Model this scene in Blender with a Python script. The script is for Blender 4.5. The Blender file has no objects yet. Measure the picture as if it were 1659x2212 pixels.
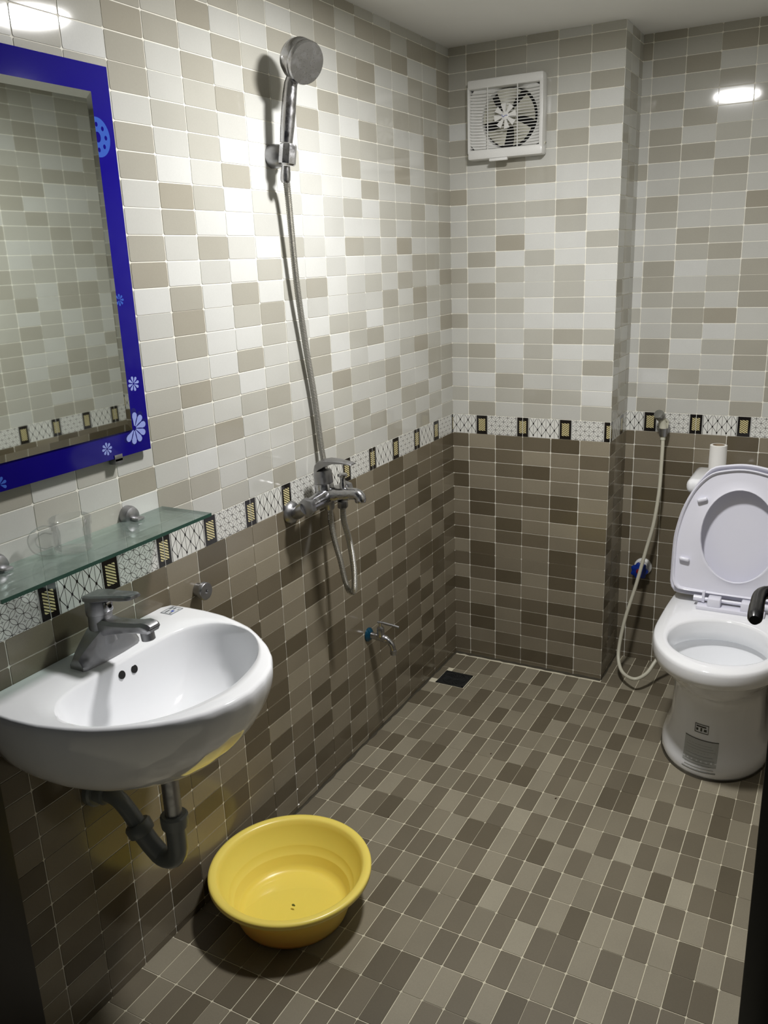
import bpy, bmesh, math, random
from mathutils import Vector, Matrix

# ---------------------------------------------------------------- camera, world, lights, exposure
SC = bpy.context.scene
COL = SC.collection
cam_d = bpy.data.cameras.new('camera')
cam = bpy.data.objects.new('camera', cam_d)
COL.objects.link(cam)
RIGHT = Vector((0.87927711, 0.47490168, -0.03660812))
DOWN = Vector((0.1047888, -0.26784429, -0.9577467))
FWD = Vector((-0.46464079, 0.83828863, -0.28527373))
cam.matrix_world = Matrix(((RIGHT.x, -DOWN.x, -FWD.x, 1.22961), (RIGHT.y, -DOWN.y, -FWD.y, -2.75518),
                           (RIGHT.z, -DOWN.z, -FWD.z, 1.47353), (0, 0, 0, 1)))
cam_d.sensor_fit = 'HORIZONTAL'
cam_d.sensor_width = 36.0
cam_d.lens = 36.0 * 1829.39 / 1659.0
cam_d.clip_start = 0.05
SC.camera = cam
world = bpy.data.worlds.new('world'); SC.world = world; world.use_nodes = True
world.node_tree.nodes['Background'].inputs[0].default_value = (0.9, 0.95, 1.0, 1)
world.node_tree.nodes['Background'].inputs[1].default_value = 0.03
LAMP_POWER = 335.0          # emission strength of the ceiling lamp's diffuser
LAMP_COLOR = (1.0, 0.985, 0.97)
vs = SC.view_settings
vs.view_transform = 'Standard'; vs.look = 'None'; vs.gamma = 1.0; vs.use_curve_mapping = False
vs.exposure = 0.0

# ---------------------------------------------------------------- room measures (metres)
CW = 0.100425            # width of one printed piece on the walls
RH = 0.05                # its height
ZB = 0.8695              # underside of the decor border
ZT = ZB + 0.0669         # top of the decor border
YL = 0.09447             # first vertical joint on the left wall
XP = 0.06149             # first vertical joint on the pier
XPE = 0.5636             # right edge of the pier
YR = 0.224               # back wall behind the toilet
XRW = 1.462              # right wall
YF = -2.0                # inner face of the front wall
CEIL = 2.112
FC, FX, FR, FY = 0.04904, 0.04993, 0.09884, 0.13329

# ---------------------------------------------------------------- materials
MATS = {}
def mat(name, color, rough=0.4, metal=0.0, **k):
    if name in MATS: return MATS[name]
    m = bpy.data.materials.new(name); m.use_nodes = True
    nt = m.node_tree; b = nt.nodes['Principled BSDF']
    c = color if len(color) == 4 else (*color, 1)
    b.inputs['Base Color'].default_value = c
    b.inputs['Roughness'].default_value = rough
    b.inputs['Metallic'].default_value = metal
    if k.get('ior'): b.inputs['IOR'].default_value = k['ior']
    if k.get('trans'): b.inputs['Transmission Weight'].default_value = k['trans']
    if k.get('coat'):
        b.inputs['Coat Weight'].default_value = k['coat']; b.inputs['Coat Roughness'].default_value = 0.05
    if k.get('emit'):
        b.inputs['Emission Color'].default_value = (*k['emit'], 1)
        b.inputs['Emission Strength'].default_value = k['power']
    if k.get('alpha'): b.inputs['Alpha'].default_value = k['alpha']
    if k.get('sss'):
        b.inputs['Subsurface Weight'].default_value = k['sss']; b.inputs['Subsurface Scale'].default_value = 0.02
    var = k.get('var', 0)
    if var:
        tc = nt.nodes.new('ShaderNodeTexCoord'); geo = nt.nodes.new('ShaderNodeNewGeometry')
        n1 = nt.nodes.new('ShaderNodeTexNoise'); n1.inputs['Scale'].default_value = k.get('scale', 9)
        n1.inputs['Detail'].default_value = 3
        n2 = nt.nodes.new('ShaderNodeTexNoise'); n2.inputs['Scale'].default_value = k.get('fine', 420)
        n2.inputs['Detail'].default_value = 1
        nt.links.new(geo.outputs['Position'], n1.inputs['Vector']); nt.links.new(geo.outputs['Position'], n2.inputs['Vector'])
        add = nt.nodes.new('ShaderNodeMath'); add.operation = 'MULTIPLY_ADD'
        add.inputs[1].default_value = k.get('finew', 0.7)
        nt.links.new(n2.outputs['Fac'], add.inputs[0]); nt.links.new(n1.outputs['Fac'], add.inputs[2])
        oi = nt.nodes.new('ShaderNodeObjectInfo')
        ad2 = nt.nodes.new('ShaderNodeMath'); ad2.operation = 'MULTIPLY_ADD'; ad2.inputs[1].default_value = k.get('objw', 0.35)
        nt.links.new(oi.outputs['Random'], ad2.inputs[0]); nt.links.new(add.outputs[0], ad2.inputs[2])
        mr = nt.nodes.new('ShaderNodeMapRange'); mr.inputs[1].default_value = 0.55; mr.inputs[2].default_value = 1.45
        mr.inputs[3].default_value = 1 - var; mr.inputs[4].default_value = 1 + var
        nt.links.new(ad2.outputs[0], mr.inputs[0])
        mx = nt.nodes.new('ShaderNodeVectorMath'); mx.operation = 'SCALE'; mx.inputs[0].default_value = c[:3]
        nt.links.new(mr.outputs[0], mx.inputs['Scale']); nt.links.new(mx.outputs[0], b.inputs['Base Color'])
    bump = k.get('bump', 0)
    if bump:
        geo2 = nt.nodes.new('ShaderNodeNewGeometry')
        n3 = nt.nodes.new('ShaderNodeTexNoise'); n3.inputs['Scale'].default_value = k.get('bscale', 60)
        n3.inputs['Detail'].default_value = 2
        bp = nt.nodes.new('ShaderNodeBump'); bp.inputs['Strength'].default_value = bump
        bp.inputs['Distance'].default_value = k.get('bdist', 0.001)
        nt.links.new(geo2.outputs['Position'], n3.inputs['Vector'])
        nt.links.new(n3.outputs['Fac'], bp.inputs['Height']); nt.links.new(bp.outputs[0], b.inputs['Normal'])
    if k.get('roughvar'):
        geo3 = nt.nodes.new('ShaderNodeNewGeometry')
        n4 = nt.nodes.new('ShaderNodeTexNoise'); n4.inputs['Scale'].default_value = k.get('rscale', 40); n4.inputs['Detail'].default_value = 4
        mr4 = nt.nodes.new('ShaderNodeMapRange'); mr4.inputs[1].default_value = 0.35; mr4.inputs[2].default_value = 0.7
        mr4.inputs[3].default_value = rough; mr4.inputs[4].default_value = rough + k['roughvar']
        nt.links.new(geo3.outputs['Position'], n4.inputs['Vector']); nt.links.new(n4.outputs['Fac'], mr4.inputs[0])
        nt.links.new(mr4.outputs[0], b.inputs['Roughness'])
    MATS[name] = m
    return m

def thin_glass(name, tint, haze=0.0, haze_color=(0.5, 0.6, 0.55), gloss=1.0, rough=0.03):
    m = bpy.data.materials.new(name); m.use_nodes = True; nt = m.node_tree; nt.nodes.clear()
    out = nt.nodes.new('ShaderNodeOutputMaterial'); tr_ = nt.nodes.new('ShaderNodeBsdfTransparent'); gl = nt.nodes.new('ShaderNodeBsdfGlossy'); df_ = nt.nodes.new('ShaderNodeBsdfDiffuse')
    tr_.inputs[0].default_value = (*tint, 1); gl.inputs['Roughness'].default_value = rough; df_.inputs[0].default_value = (*haze_color, 1)
    m1 = nt.nodes.new('ShaderNodeMixShader'); m1.inputs[0].default_value = haze
    nt.links.new(tr_.outputs[0], m1.inputs[1]); nt.links.new(df_.outputs[0], m1.inputs[2])
    fr = nt.nodes.new('ShaderNodeFresnel'); fr.inputs[0].default_value = 1.4
    mu = nt.nodes.new('ShaderNodeMath'); mu.operation = 'MULTIPLY'; mu.inputs[1].default_value = gloss; nt.links.new(fr.outputs[0], mu.inputs[0])
    m2 = nt.nodes.new('ShaderNodeMixShader'); nt.links.new(mu.outputs[0], m2.inputs[0]); nt.links.new(m1.outputs[0], m2.inputs[1]); nt.links.new(gl.outputs[0], m2.inputs[2])
    if haze:
        geo = nt.nodes.new('ShaderNodeNewGeometry'); n = nt.nodes.new('ShaderNodeTexNoise'); n.inputs['Scale'].default_value = 16; n.inputs['Detail'].default_value = 4
        mr = nt.nodes.new('ShaderNodeMapRange'); mr.inputs[1].default_value = 0.35; mr.inputs[2].default_value = 0.72; mr.inputs[3].default_value = haze * 0.7; mr.inputs[4].default_value = haze * 1.6
        nt.links.new(geo.outputs['Position'], n.inputs['Vector']); nt.links.new(n.outputs['Fac'], mr.inputs[0]); nt.links.new(mr.outputs[0], m1.inputs[0])
    nt.links.new(m2.outputs[0], out.inputs[0]); MATS[name] = m
    return m
UPC = [(0.625, 0.630, 0.605), (0.54, 0.54, 0.505), (0.455, 0.446, 0.396), (0.392, 0.376, 0.320), (0.355, 0.332, 0.272)]
LOC = [(0.34, 0.305, 0.23), (0.285, 0.252, 0.188), (0.232, 0.202, 0.148), (0.158, 0.133, 0.092), (0.112, 0.092, 0.060)]
FLC = [(0.34, 0.31, 0.235), (0.28, 0.252, 0.188), (0.232, 0.206, 0.150), (0.160, 0.138, 0.097), (0.122, 0.103, 0.069)]
UPM = [mat('pale_ceramic_%d' % i, c, 0.06, var=0.05, objw=0.5, bump=0.03, bscale=14, bdist=0.002) for i, c in enumerate(UPC)]
LOM = [mat('brown_ceramic_%d' % i, c, 0.16, var=0.10, objw=0.5, bump=0.06, bscale=14, bdist=0.002) for i, c in enumerate(LOC)]
FLM = [mat('floor_ceramic_%d' % i, c, 0.42, var=0.12, scale=6, objw=0.45, bump=0.15, bscale=350, bdist=0.0004) for i, c in enumerate(FLC)]
GROUT = mat('wall_grout', (0.84, 0.82, 0.73), 0.7, var=0.06)
GROUT_F = mat('floor_grout', (0.60, 0.56, 0.43), 0.8, var=0.25, scale=5)
WHITE_CER = mat('white_ceramic', (0.91, 0.92, 0.945), 0.09, coat=0.4)
PLASTIC_W = mat('white_plastic', (0.80, 0.80, 0.89), 0.22)
PLASTIC_F = mat('fan_plastic', (0.74, 0.74, 0.72), 0.35, var=0.08)
CREAM_P = mat('cream_plastic', (0.62, 0.61, 0.50), 0.4)
CHROME = mat('chrome', (0.46, 0.46, 0.475), 0.16, 1.0, roughvar=0.22, rscale=60)
CHROME_D = mat('limescaled_chrome', (0.36, 0.36, 0.37), 0.30, 1.0, roughvar=0.25, rscale=70)
DARKM = mat('dark_void', (0.006, 0.006, 0.006), 0.9)
BLACK_P = mat('black_plastic', (0.006, 0.006, 0.008), 0.25)
GREYPVC = mat('grey_pvc', (0.17, 0.185, 0.185), 0.28)
YELLOW = mat('yellow_plastic', (0.93, 0.75, 0.155), 0.30, sss=0.08)
BLUE_F = mat('blue_glass_paint', (0.008, 0.004, 0.20), 0.10, ior=1.28)
MIRROR = mat('mirror_silver', (0.66, 0.70, 0.665), 0.02, 1.0)
GLASS_G = mat('green_glass', (0.80, 0.93, 0.88), 0.05, trans=1.0, ior=1.45)
GLASS_EDGE = mat('green_glass_edge', (0.035, 0.085, 0.065), 0.15)
GLASS_C = None
CEILM = mat('ceiling_paint', (0.84, 0.84, 0.82), 0.7, var=0.02)
WOOD_D = mat('dark_door', (0.012, 0.010, 0.008), 0.5)
HALL = mat('hall_dark', (0.05, 0.05, 0.05), 0.9)
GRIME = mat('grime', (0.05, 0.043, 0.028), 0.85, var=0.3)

# ---------------------------------------------------------------- helpers
def tag(o, label=None, cat=None, group=None, kind=None):
    if label: o['label'] = label
    if cat: o['category'] = cat
    if group: o['group'] = group
    if kind: o['kind'] = kind
    return o
def link(name, me, parent=None, loc=None):
    o = bpy.data.objects.new(name, me)
    COL.objects.link(o)
    if parent is not None: o.parent = parent
    if loc is not None: o.location = loc
    return o
def empty(name, loc=(0, 0, 0), rz=0.0):
    o = bpy.data.objects.new(name, None); COL.objects.link(o)
    o.location = loc; o.rotation_euler = (0, 0, rz); o.empty_display_size = 0.05
    return o
class MB:
    """collects geometry into one mesh"""
    def __init__(s): s.v = []; s.f = []; s.m = []; s.mats = []
    def mi(s, m):
        if m not in s.mats: s.mats.append(m)
        return s.mats.index(m)
    def add(s, vs_, fs, m):
        n = len(s.v); i = s.mi(m)
        s.v.extend([tuple(p) for p in vs_])
        for f in fs: s.f.append([n + a for a in f]); s.m.append(i)
    def build(s, name, parent=None, smooth=True, angle=40, loc=None):
        me = bpy.data.meshes.new(name); me.from_pydata(s.v, [], s.f)
        for m in s.mats: me.materials.append(m)
        me.polygons.foreach_set('material_index', s.m)
        bm = bmesh.new(); bm.from_mesh(me)
        bmesh.ops.recalc_face_normals(bm, faces=bm.faces)
        bm.to_mesh(me); bm.free()
        if smooth:
            me.polygons.foreach_set('use_smooth', [True] * len(me.polygons))
            me.set_sharp_from_angle(angle=math.radians(angle))
        me.update()
        return link(name, me, parent, loc)
    # primitives
    def rings(s, rings, m, cap0=True, cap1=True, closed=True):
        n = len(rings[0]); vs_ = [p for r in rings for p in r]; fs = []
        for i in range(len(rings) - 1):
            for j in range(n if closed else n - 1):
                k = (j + 1) % n
                fs.append((i * n + j, i * n + k, (i + 1) * n + k, (i + 1) * n + j))
        if cap0: fs.append(list(range(n))[::-1])
        if cap1: fs.append([(len(rings) - 1) * n + j for j in range(n)])
        s.add(vs_, fs, m)
    def lathe(s, prof, m, center=(0, 0, 0), axis=(0, 0, 1), n=32, cap0=True, cap1=True):
        a = Vector(axis).normalized(); u = a.orthogonal().normalized(); w = a.cross(u); c = Vector(center)
        s.rings([[c + a * z + (u * math.cos(2 * math.pi * j / n) + w * math.sin(2 * math.pi * j / n)) * r for j in range(n)]
                 for r, z in prof], m, cap0, cap1)
    def tube(s, pts, rad, m, n=12, cap=True):
        pts = [Vector(p) for p in pts]; N = len(pts)
        if not hasattr(rad, '__len__'): rad = [rad] * N
        tan = [(pts[min(i + 1, N - 1)] - pts[max(i - 1, 0)]).normalized() for i in range(N)]
        u = tan[0].orthogonal().normalized(); rs = []
        for i in range(N):
            u = (u - tan[i] * u.dot(tan[i])).normalized(); w = tan[i].cross(u)
            rs.append([pts[i] + (u * math.cos(2 * math.pi * j / n) + w * math.sin(2 * math.pi * j / n)) * rad[i] for j in range(n)])
        s.rings(rs, m, cap, cap)
    def box(s, lo, hi, m, bev=0.0, seg=2, mtx=None):
        bm = bmesh.new(); bmesh.ops.create_cube(bm, size=1)
        lo = Vector(lo); hi = Vector(hi); c = (lo + hi) / 2; d = hi - lo
        for v in bm.verts: v.co = Vector((v.co.x * d.x, v.co.y * d.y, v.co.z * d.z)) + c
        if bev: bmesh.ops.bevel(bm, geom=bm.edges[:], offset=bev, segments=seg, profile=0.5, affect='EDGES')
        if mtx: bm.transform(mtx)
        bm.verts.ensure_lookup_table()
        s.add([v.co for v in bm.verts], [[v.index for v in f.verts] for f in bm.faces], m)
        bm.free()
def spline(pts, n=8):
    """Catmull-Rom through the points"""
    P = [Vector(p) for p in pts]; P = [2 * P[0] - P[1]] + P + [2 * P[-1] - P[-2]]; out = []
    for i in range(1, len(P) - 2):
        a, b, c, d = P[i - 1], P[i], P[i + 1], P[i + 2]
        for k in range(n):
            t = k / n
            out.append(0.5 * ((2 * b) + (c - a) * t + (2 * a - 5 * b + 4 * c - d) * t * t + (3 * b - a - 3 * c + d) * t ** 3))
    out.append(P[-2]); return out
def polar(poly, c, n):
    """sample a star-shaped closed polygon at n angles about c"""
    out = []
    for j in range(n):
        a = 2 * math.pi * j / n; dx, dy = math.cos(a), math.sin(a); best = None
        for i in range(len(poly)):
            x1, y1 = poly[i][0] - c[0], poly[i][1] - c[1]; x2, y2 = poly[(i + 1) % len(poly)][0] - c[0], poly[(i + 1) % len(poly)][1] - c[1]
            ex, ey = x2 - x1, y2 - y1; den = dx * ey - dy * ex
            if abs(den) < 1e-12: continue
            t = (x1 * ey - y1 * ex) / den; q = (x1 * dy - y1 * dx) / den
            if t > 0 and -1e-9 <= q <= 1 + 1e-9 and (best is None or t > best): best = t
        out.append((c[0] + dx * best, c[1] + dy * best))
    return out
def smooth_closed(pts, n=6):
    P = [Vector((p[0], p[1], 0)) for p in pts]; out = []; N = len(P)
    for i in range(N):
        a, b, c, d = P[i - 1], P[i], P[(i + 1) % N], P[(i + 2) % N]
        for k in range(n):
            t = k / n
            q = 0.5 * ((2 * b) + (c - a) * t + (2 * a - 5 * b + 4 * c - d) * t * t + (3 * b - a - 3 * c + d) * t ** 3)
            out.append((q.x, q.y))
    return out
def in_view(p):
    v = Vector(p) - Vector((1.22961, -2.75518, 1.47353)); z = v.dot(FWD)
    if z < 0.1: return None
    return 829.5 + 1829.39 * v.dot(RIGHT) / z, 1106 + 1829.39 * v.dot(DOWN) / z

# tone of every printed piece, read off the photograph (0 palest .. 4 darkest)
LEFT_UP= ["2132314324224232223244312","1213321121312132442321422","3131141342312321113331421","1231121213141214313214223","3113311231212211222113412","1311203012020031231342421","1231212211030203201332242","2112400200101100013113431","1321133013010010130312312","1221121102020102002131332","3112311230201100013212331","1211203023010030131313012","2114120000130212223142233","1302141343013401211321210","2313321110431133133430131","1041311232321303020211110","1212133211132230122321121","0121110310112121011200031","1113233013312213211033223","3212210322121111213120311"]
LEFT_LOW= ["444242432324232334","333244244423244234","334422343242424444","242322332433243434","442243242234234232","324242232324324442","222324223223322234","422323232322334242","432223224432422434","233224122124242434","332412142121334232","211332343441422424","212324432344232442","432423442222343334","222234243442422242","334222223342323424","232343242223224323","422233234324243433","224232422223234234","332333232434422222"]
PIER_UP= ["131212","212320","103110","121213","230200","111232","311000","122020","231120","312120","130201","214002","121020","122230","411001","114300","213122","323130","012312","311130","322213","222221","243233","322312"]
PIER_LOW= ["313341","133123","423421","422122","243341","242242","324213","423323","142242","342242","134141","422222","223344","342422","242334","223222","334442","343333"]
REC_UP= ["031131","212313","003113","031132","130232","012011","213411","022132","131232","030132","112312","013211","021131","131142","012212","311312","133122","131212","113112","231122","112312","134113","422444","343344"]
REC_LOW= ["322242","133233","324324","323232","144223","132342","324223","423234","133324","243232","143423","443232","122243","343232","243423","323232","332332","333333"]
FLOOR= ["2224232333222432214242342231213","1141333222233323333231241121313","2333132223233124143323233331321","3323131413131413323324331423341","3332233231233242243433232432323","3132422324422324322222223333343","4323424224133242233332332413343","2132232332232323231311313332234","2232313231313323422324313423331","3413413224413224413124233414234","2132232332131332232332232432231","2331313131303131303131423423133","2313423214413413131403422321132","3232213332313131233031313322324","2333423232240331411314133333333","1223312423232303313114413223333","2322323232233132231333224441221","3333422224411314333242333322431","4422233343413343133233241332324","1123444233441322333321422223213","3234231231134323313343333323433","2242233133333343322333343233432","1243323442222323123432333233324","3242324232231333212312232232133"]

# ---------------------------------------------------------------- shell and tiling
TH = 0.0010
tile_cache = {}
def tile_mesh(U, V, N, w, h, m, name, r=0.0035):
    key = (tuple(U), tuple(V), tuple(N), round(w, 4), round(h, 4), m.name)
    if key in tile_cache: return tile_cache[key]
    r = min(r, w * 0.4, h * 0.4)
    def outline(ins, z):
        o = []
        for cx, cy, a0 in ((w - r, h - r, 0), (r, h - r, 90), (r, r, 180), (w - r, r, 270)):
            for k in range(3):
                a = math.radians(a0 + 45 * k); rr = r - ins
                o.append(Vector(U) * (cx + rr * math.cos(a)) + Vector(V) * (cy + rr * math.sin(a)) + Vector(N) * z)
        return o
    a = outline(0, 0); b = outline(0.0005, TH)
    me = bpy.data.meshes.new(name)
    fs = [(i, (i + 1) % 12, 12 + (i + 1) % 12, 12 + i) for i in range(12)] + [[12 + i for i in range(12)]]
    if Vector(U).cross(Vector(V)).dot(Vector(N)) < 0: fs = [f[::-1] for f in fs]
    me.from_pydata(a + b, [], fs); me.materials.append(m); me.update()
    tile_cache[key] = me
    return me
def tile_field(parent, org, U, V, N, ulines, vlines, ujoint, vjoint, levels, mats, name, limit, hide=None, skip=None):
    """pieces between the grid lines, the largest in view as single parts, the rest joined"""
    org = Vector(org); U = Vector(U); V = Vector(V); N = Vector(N); cells = []
    g = lambda i, J: 0.0004 if i in J else 0.0009
    for i in range(len(ulines) - 1):
        for j in range(len(vlines) - 1):
            u0 = ulines[i] + g(i, ujoint); u1 = ulines[i + 1] - g(i + 1, ujoint)
            v0 = vlines[j] + g(j, vjoint); v1 = vlines[j + 1] - g(j + 1, vjoint)
            if u1 - u0 < 0.004 or v1 - v0 < 0.004: continue
            if skip and skip(u0, u1, v0, v1): continue
            area = 0
            cs = [in_view(org + U * a + V * b) for a, b in ((u0, v0), (u1, v0), (u1, v1), (u0, v1))]
            if all(cs):
                cx = sum(c[0] for c in cs) / 4; cy = sum(c[1] for c in cs) / 4
                if -20 < cx < 1679 and -20 < cy < 2232:
                    area = abs(sum(cs[k][0] * cs[(k + 1) % 4][1] - cs[(k + 1) % 4][0] * cs[k][1] for k in range(4)) / 2)
                    if hide and hide(cx, cy): area *= 0.01
            cells.append((area, i, j, u0, u1, v0, v1))
    cells.sort(key=lambda c: -c[0]); rest = MB(); nrest = 0
    for n, (area, i, j, u0, u1, v0, v1) in enumerate(cells):
        m = mats[levels(i, j)]
        me = tile_mesh(U, V, N, u1 - u0, v1 - v0, m, name)
        p = org + U * u0 + V * v0
        if n < limit and area > 30:
            link(name, me, parent, p)
        else:
            rest.add([p + v.co for v in me.vertices], [list(f.vertices) for f in me.polygons], m); nrest += 1
    if nrest:
        o = rest.build('joined_tiles', parent, smooth=False); o['kind'] = 'stuff'
def slab(name, lo, hi, m):
    b = MB(); b.box(lo, hi, m); o = b.build(name, smooth=False); o['kind'] = 'structure'; return o

BORDER_W = 3 * CW
W_DEC = mat('decor_white', (0.74, 0.74, 0.70), 0.10); K_DEC = mat('decor_black', (0.012, 0.010, 0.009), 0.12)
Y_DEC = mat('decor_cream', (0.68, 0.60, 0.32), 0.15); G_DEC = mat('decor_grey_line', (0.10, 0.09, 0.08), 0.15)
def border_piece(parent, org, U, N, a0, a1, joint):
    """one decor tile: [a0,a1] along U, joint = phase origin of the pattern"""
    org = Vector(org); U = Vector(U); N = Vector(N); V = Vector((0, 0, 1)); H = ZT - ZB
    b = MB(); e = 0.0004
    def P(u, v, n): return org + U * u + V * v + N * n
    def quad(pts, m, n=TH + 0.00012):
        b.add([P(u, v, n) for u, v in pts], [list(range(len(pts)))], m)
    # slab
    r0 = [P(u, v, 0) for u, v in ((a0 + e, e), (a1 - e, e), (a1 - e, H - e), (a0 + e, H - e))]
    r1 = [P(u, v, TH) for u, v in ((a0 + e, e), (a1 - e, e), (a1 - e, H - e), (a0 + e, H - e))]
    b.rings([r0, r1], W_DEC, False, True)
    lo, hi = a0 + 2 * e, a1 - 2 * e
    def rect(u0, u1, v0, v1, m, n=TH + 0.00012):
        u0 = max(u0, lo); u1 = min(u1, hi); v0 = max(v0, e); v1 = min(v1, H - e)
        if u1 - u0 > 1e-5 and v1 - v0 > 1e-5: quad(((u0, v0), (u1, v0), (u1, v1), (u0, v1)), m, n)
    def line(p, q, m, w=0.0008, ulo=None, uhi=None, n=TH + 0.00012):
        ulo = lo if ulo is None else max(lo, ulo); uhi = hi if uhi is None else min(hi, uhi)
        (x1, y1), (x2, y2) = p, q
        # clip to the region
        t0, t1 = 0.0, 1.0
        for a, d, l, h in ((x1, x2 - x1, ulo, uhi), (y1, y2 - y1, e, H - e)):
            if abs(d) < 1e-9:
                if a < l or a > h: return
                continue
            ta, tb = (l - a) / d, (h - a) / d
            if ta > tb: ta, tb = tb, ta
            t0 = max(t0, ta); t1 = min(t1, tb)
        if t1 - t0 < 1e-3: return
        x1, y1, x2, y2 = x1 + (x2 - x1) * t0, y1 + (y2 - y1) * t0, x1 + (x2 - x1) * t1, y1 + (y2 - y1) * t1
        L = math.hypot(x2 - x1, y2 - y1)
        if L < 1e-6: return
        dx, dy = -(y2 - y1) / L * w / 2, (x2 - x1) / L * w / 2
        quad(((x1 + dx, y1 + dy), (x2 + dx, y2 + dy), (x2 - dx, y2 - dy), (x1 - dx, y1 - dy)), m, n)
    half = BORDER_W / 2
    k0 = math.floor((a0 - joint) / half) - 1; k1 = math.ceil((a1 - joint) / half) + 1
    for k in range(k0, k1 + 1):
        c = joint + k * half; hw = 0.0195
        if c + hw > lo and c - hw < hi:
            rect(c - hw, c + hw, 0, H, K_DEC)
            # slanting cream bars
            x0, x1, yb, yt = c - 0.0125, c + 0.0125, 0.012, H - 0.012
            cx0, cx1 = max(x0, lo + 0.0004), min(x1, hi - 0.0004)
            for s_ in range(-2, 10):
                v = yb + 0.0063 * s_; PQ = [(x0, v + 0.0145), (x1, v), (x1, v + 0.0038), (x0, v + 0.0183)]
                for ax_, lim, sg in ((0, cx0, 1), (0, cx1, -1), (1, yb, 1), (1, yt, -1)):
                    Q = []
                    for q_ in range(len(PQ)):
                        a_, b2 = PQ[q_], PQ[(q_ + 1) % len(PQ)]; da, db = sg * (a_[ax_] - lim), sg * (b2[ax_] - lim)
                        if da >= 0: Q.append(a_)
                        if (da > 0) != (db > 0) and abs(da - db) > 1e-9: t_ = da / (da - db); Q.append((a_[0] + (b2[0] - a_[0]) * t_, a_[1] + (b2[1] - a_[1]) * t_))
                    PQ = Q
                    if len(PQ) < 3: break
                if len(PQ) >= 3: quad(PQ, Y_DEC, TH + 0.0002)
            for t in range(int(H / 0.0022)):       # comb of small ticks at both sides
                for sx in (-1, 1):
                    uu = c + sx * (hw + 0.0018)
                    rect(uu - 0.0018, uu + 0.0018, t * 0.0022 + 0.0005, t * 0.0022 + 0.0013, K_DEC)
        # field to the right of this bar
        f0, f1 = c + hw + 0.004, c + half - hw - 0.004
        if f1 < lo or f0 > hi: continue
        if k % 2 == 0:      # diamonds with dots on upright lines
            n = 7; du = (f1 - f0) / n
            zs = [H + 0.004, H * 0.72, H * 0.42, H * 0.12]
            for q in range(n + 1):
                line((f0 + q * du, H - 0.001), (f0 + q * du, 0.001), G_DEC, 0.0011, f0, f1)
            for q in range(-1, n + 2):
                for lv in range(3):
                    if (q + lv) % 2 == 0:
                        for s_ in (-1, 1):
                            line((f0 + q * du, zs[lv]), (f0 + (q + s_) * du, zs[lv + 1]), K_DEC, 0.0013, f0, f1)
                for lv in (1, 2, 3):
                    if (q + lv) % 2 == 0 and 0 <= q <= n:
                        rect(max(f0, f0 + q * du - 0.0024), min(f1, f0 + q * du + 0.0024), zs[lv] - 0.0028, zs[lv] + 0.0028, K_DEC, TH + 0.0002)
        else:               # interlocking circles
            D = 0.0296; R = D / 2
            for i in range(-1, 10):
                for j in range(-1, 7):
                    cx = f0 + i * D / 2 - 0.002; cy = j * D / 2 + 0.003
                    if (i + j) % 2 == 0:
                        C14 = [(cx + R * math.cos(a * math.pi / 7), cy + R * math.sin(a * math.pi / 7)) for a in range(14)]
                        for a in range(14): line(C14[a], C14[(a + 1) % 14], G_DEC, 0.0009, f0, f1)
                        line((cx - 0.0035, cy), (cx + 0.0035, cy), G_DEC, 0.0008, f0, f1); line((cx, cy - 0.0035), (cx, cy + 0.0035), G_DEC, 0.0008, f0, f1)
    return b.build('border_tile', parent, smooth=False)

rng = random.Random(11)
def rows(nu, n, table, off=0, flip=False):
    def f(i, j):
        try: return int(table[i][j])
        except IndexError: return rng.choice([1, 2, 2, 3])
    return f
def rowcol(table):
    def f(i, j):
        try: return int(table[j][i])
        except IndexError: return rng.choice([1, 2, 2, 3])
    return f
UPZ = [ZT + RH * k for k in range(24)] + [CEIL]
LOZ = [ZB - RH * k for k in range(18)] + [0.0]
LOZ = LOZ[::-1]           # ascending
NL = len(LOZ) - 1
def low(table, byrow):
    def f(i, j):
        r = NL - 1 - j
        try: return int(table[r][i] if byrow else table[i][r])
        except IndexError: return 3
    return f
JU = {9, 18, 24}
JL = {NL - 9, NL - 18, 0}

# left wall (x = 0)
wl = slab('wall_left', (-0.12, YF, 0), (0, 0, CEIL), GROUT)
ul = [0.0] + [YL + CW * k for k in range(19)] + [-YF]
hide_m = lambda x, y: (x < 330 and 90 < y < 1000) or (x < 450 and 1330 < y < 1640)
tile_field(wl, (0, 0, 0), (0, -1, 0), (0, 0, 1), (1, 0, 0), ul, UPZ, set(range(0, 21, 3)), JU, rows(20, 25, LEFT_UP), UPM, 'pale_tile', 300, hide_m)
tile_field(wl, (0, 0, 0), (0, -1, 0), (0, 0, 1), (1, 0, 0), ul, LOZ, set(range(0, 21, 3)), JL, low(LEFT_LOW, False), LOM, 'brown_tile', 300, hide_m)
j0 = YL + 2 * CW          # border joints every three pieces
e = [0.0] + [j0 + BORDER_W * k for k in range(6)] + [-YF]
for a, b_ in zip(e[:-1], e[1:]):
    border_piece(wl, (0, 0, ZB), (0, 1, 0), (1, 0, 0), -b_, -a, -j0)

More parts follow.
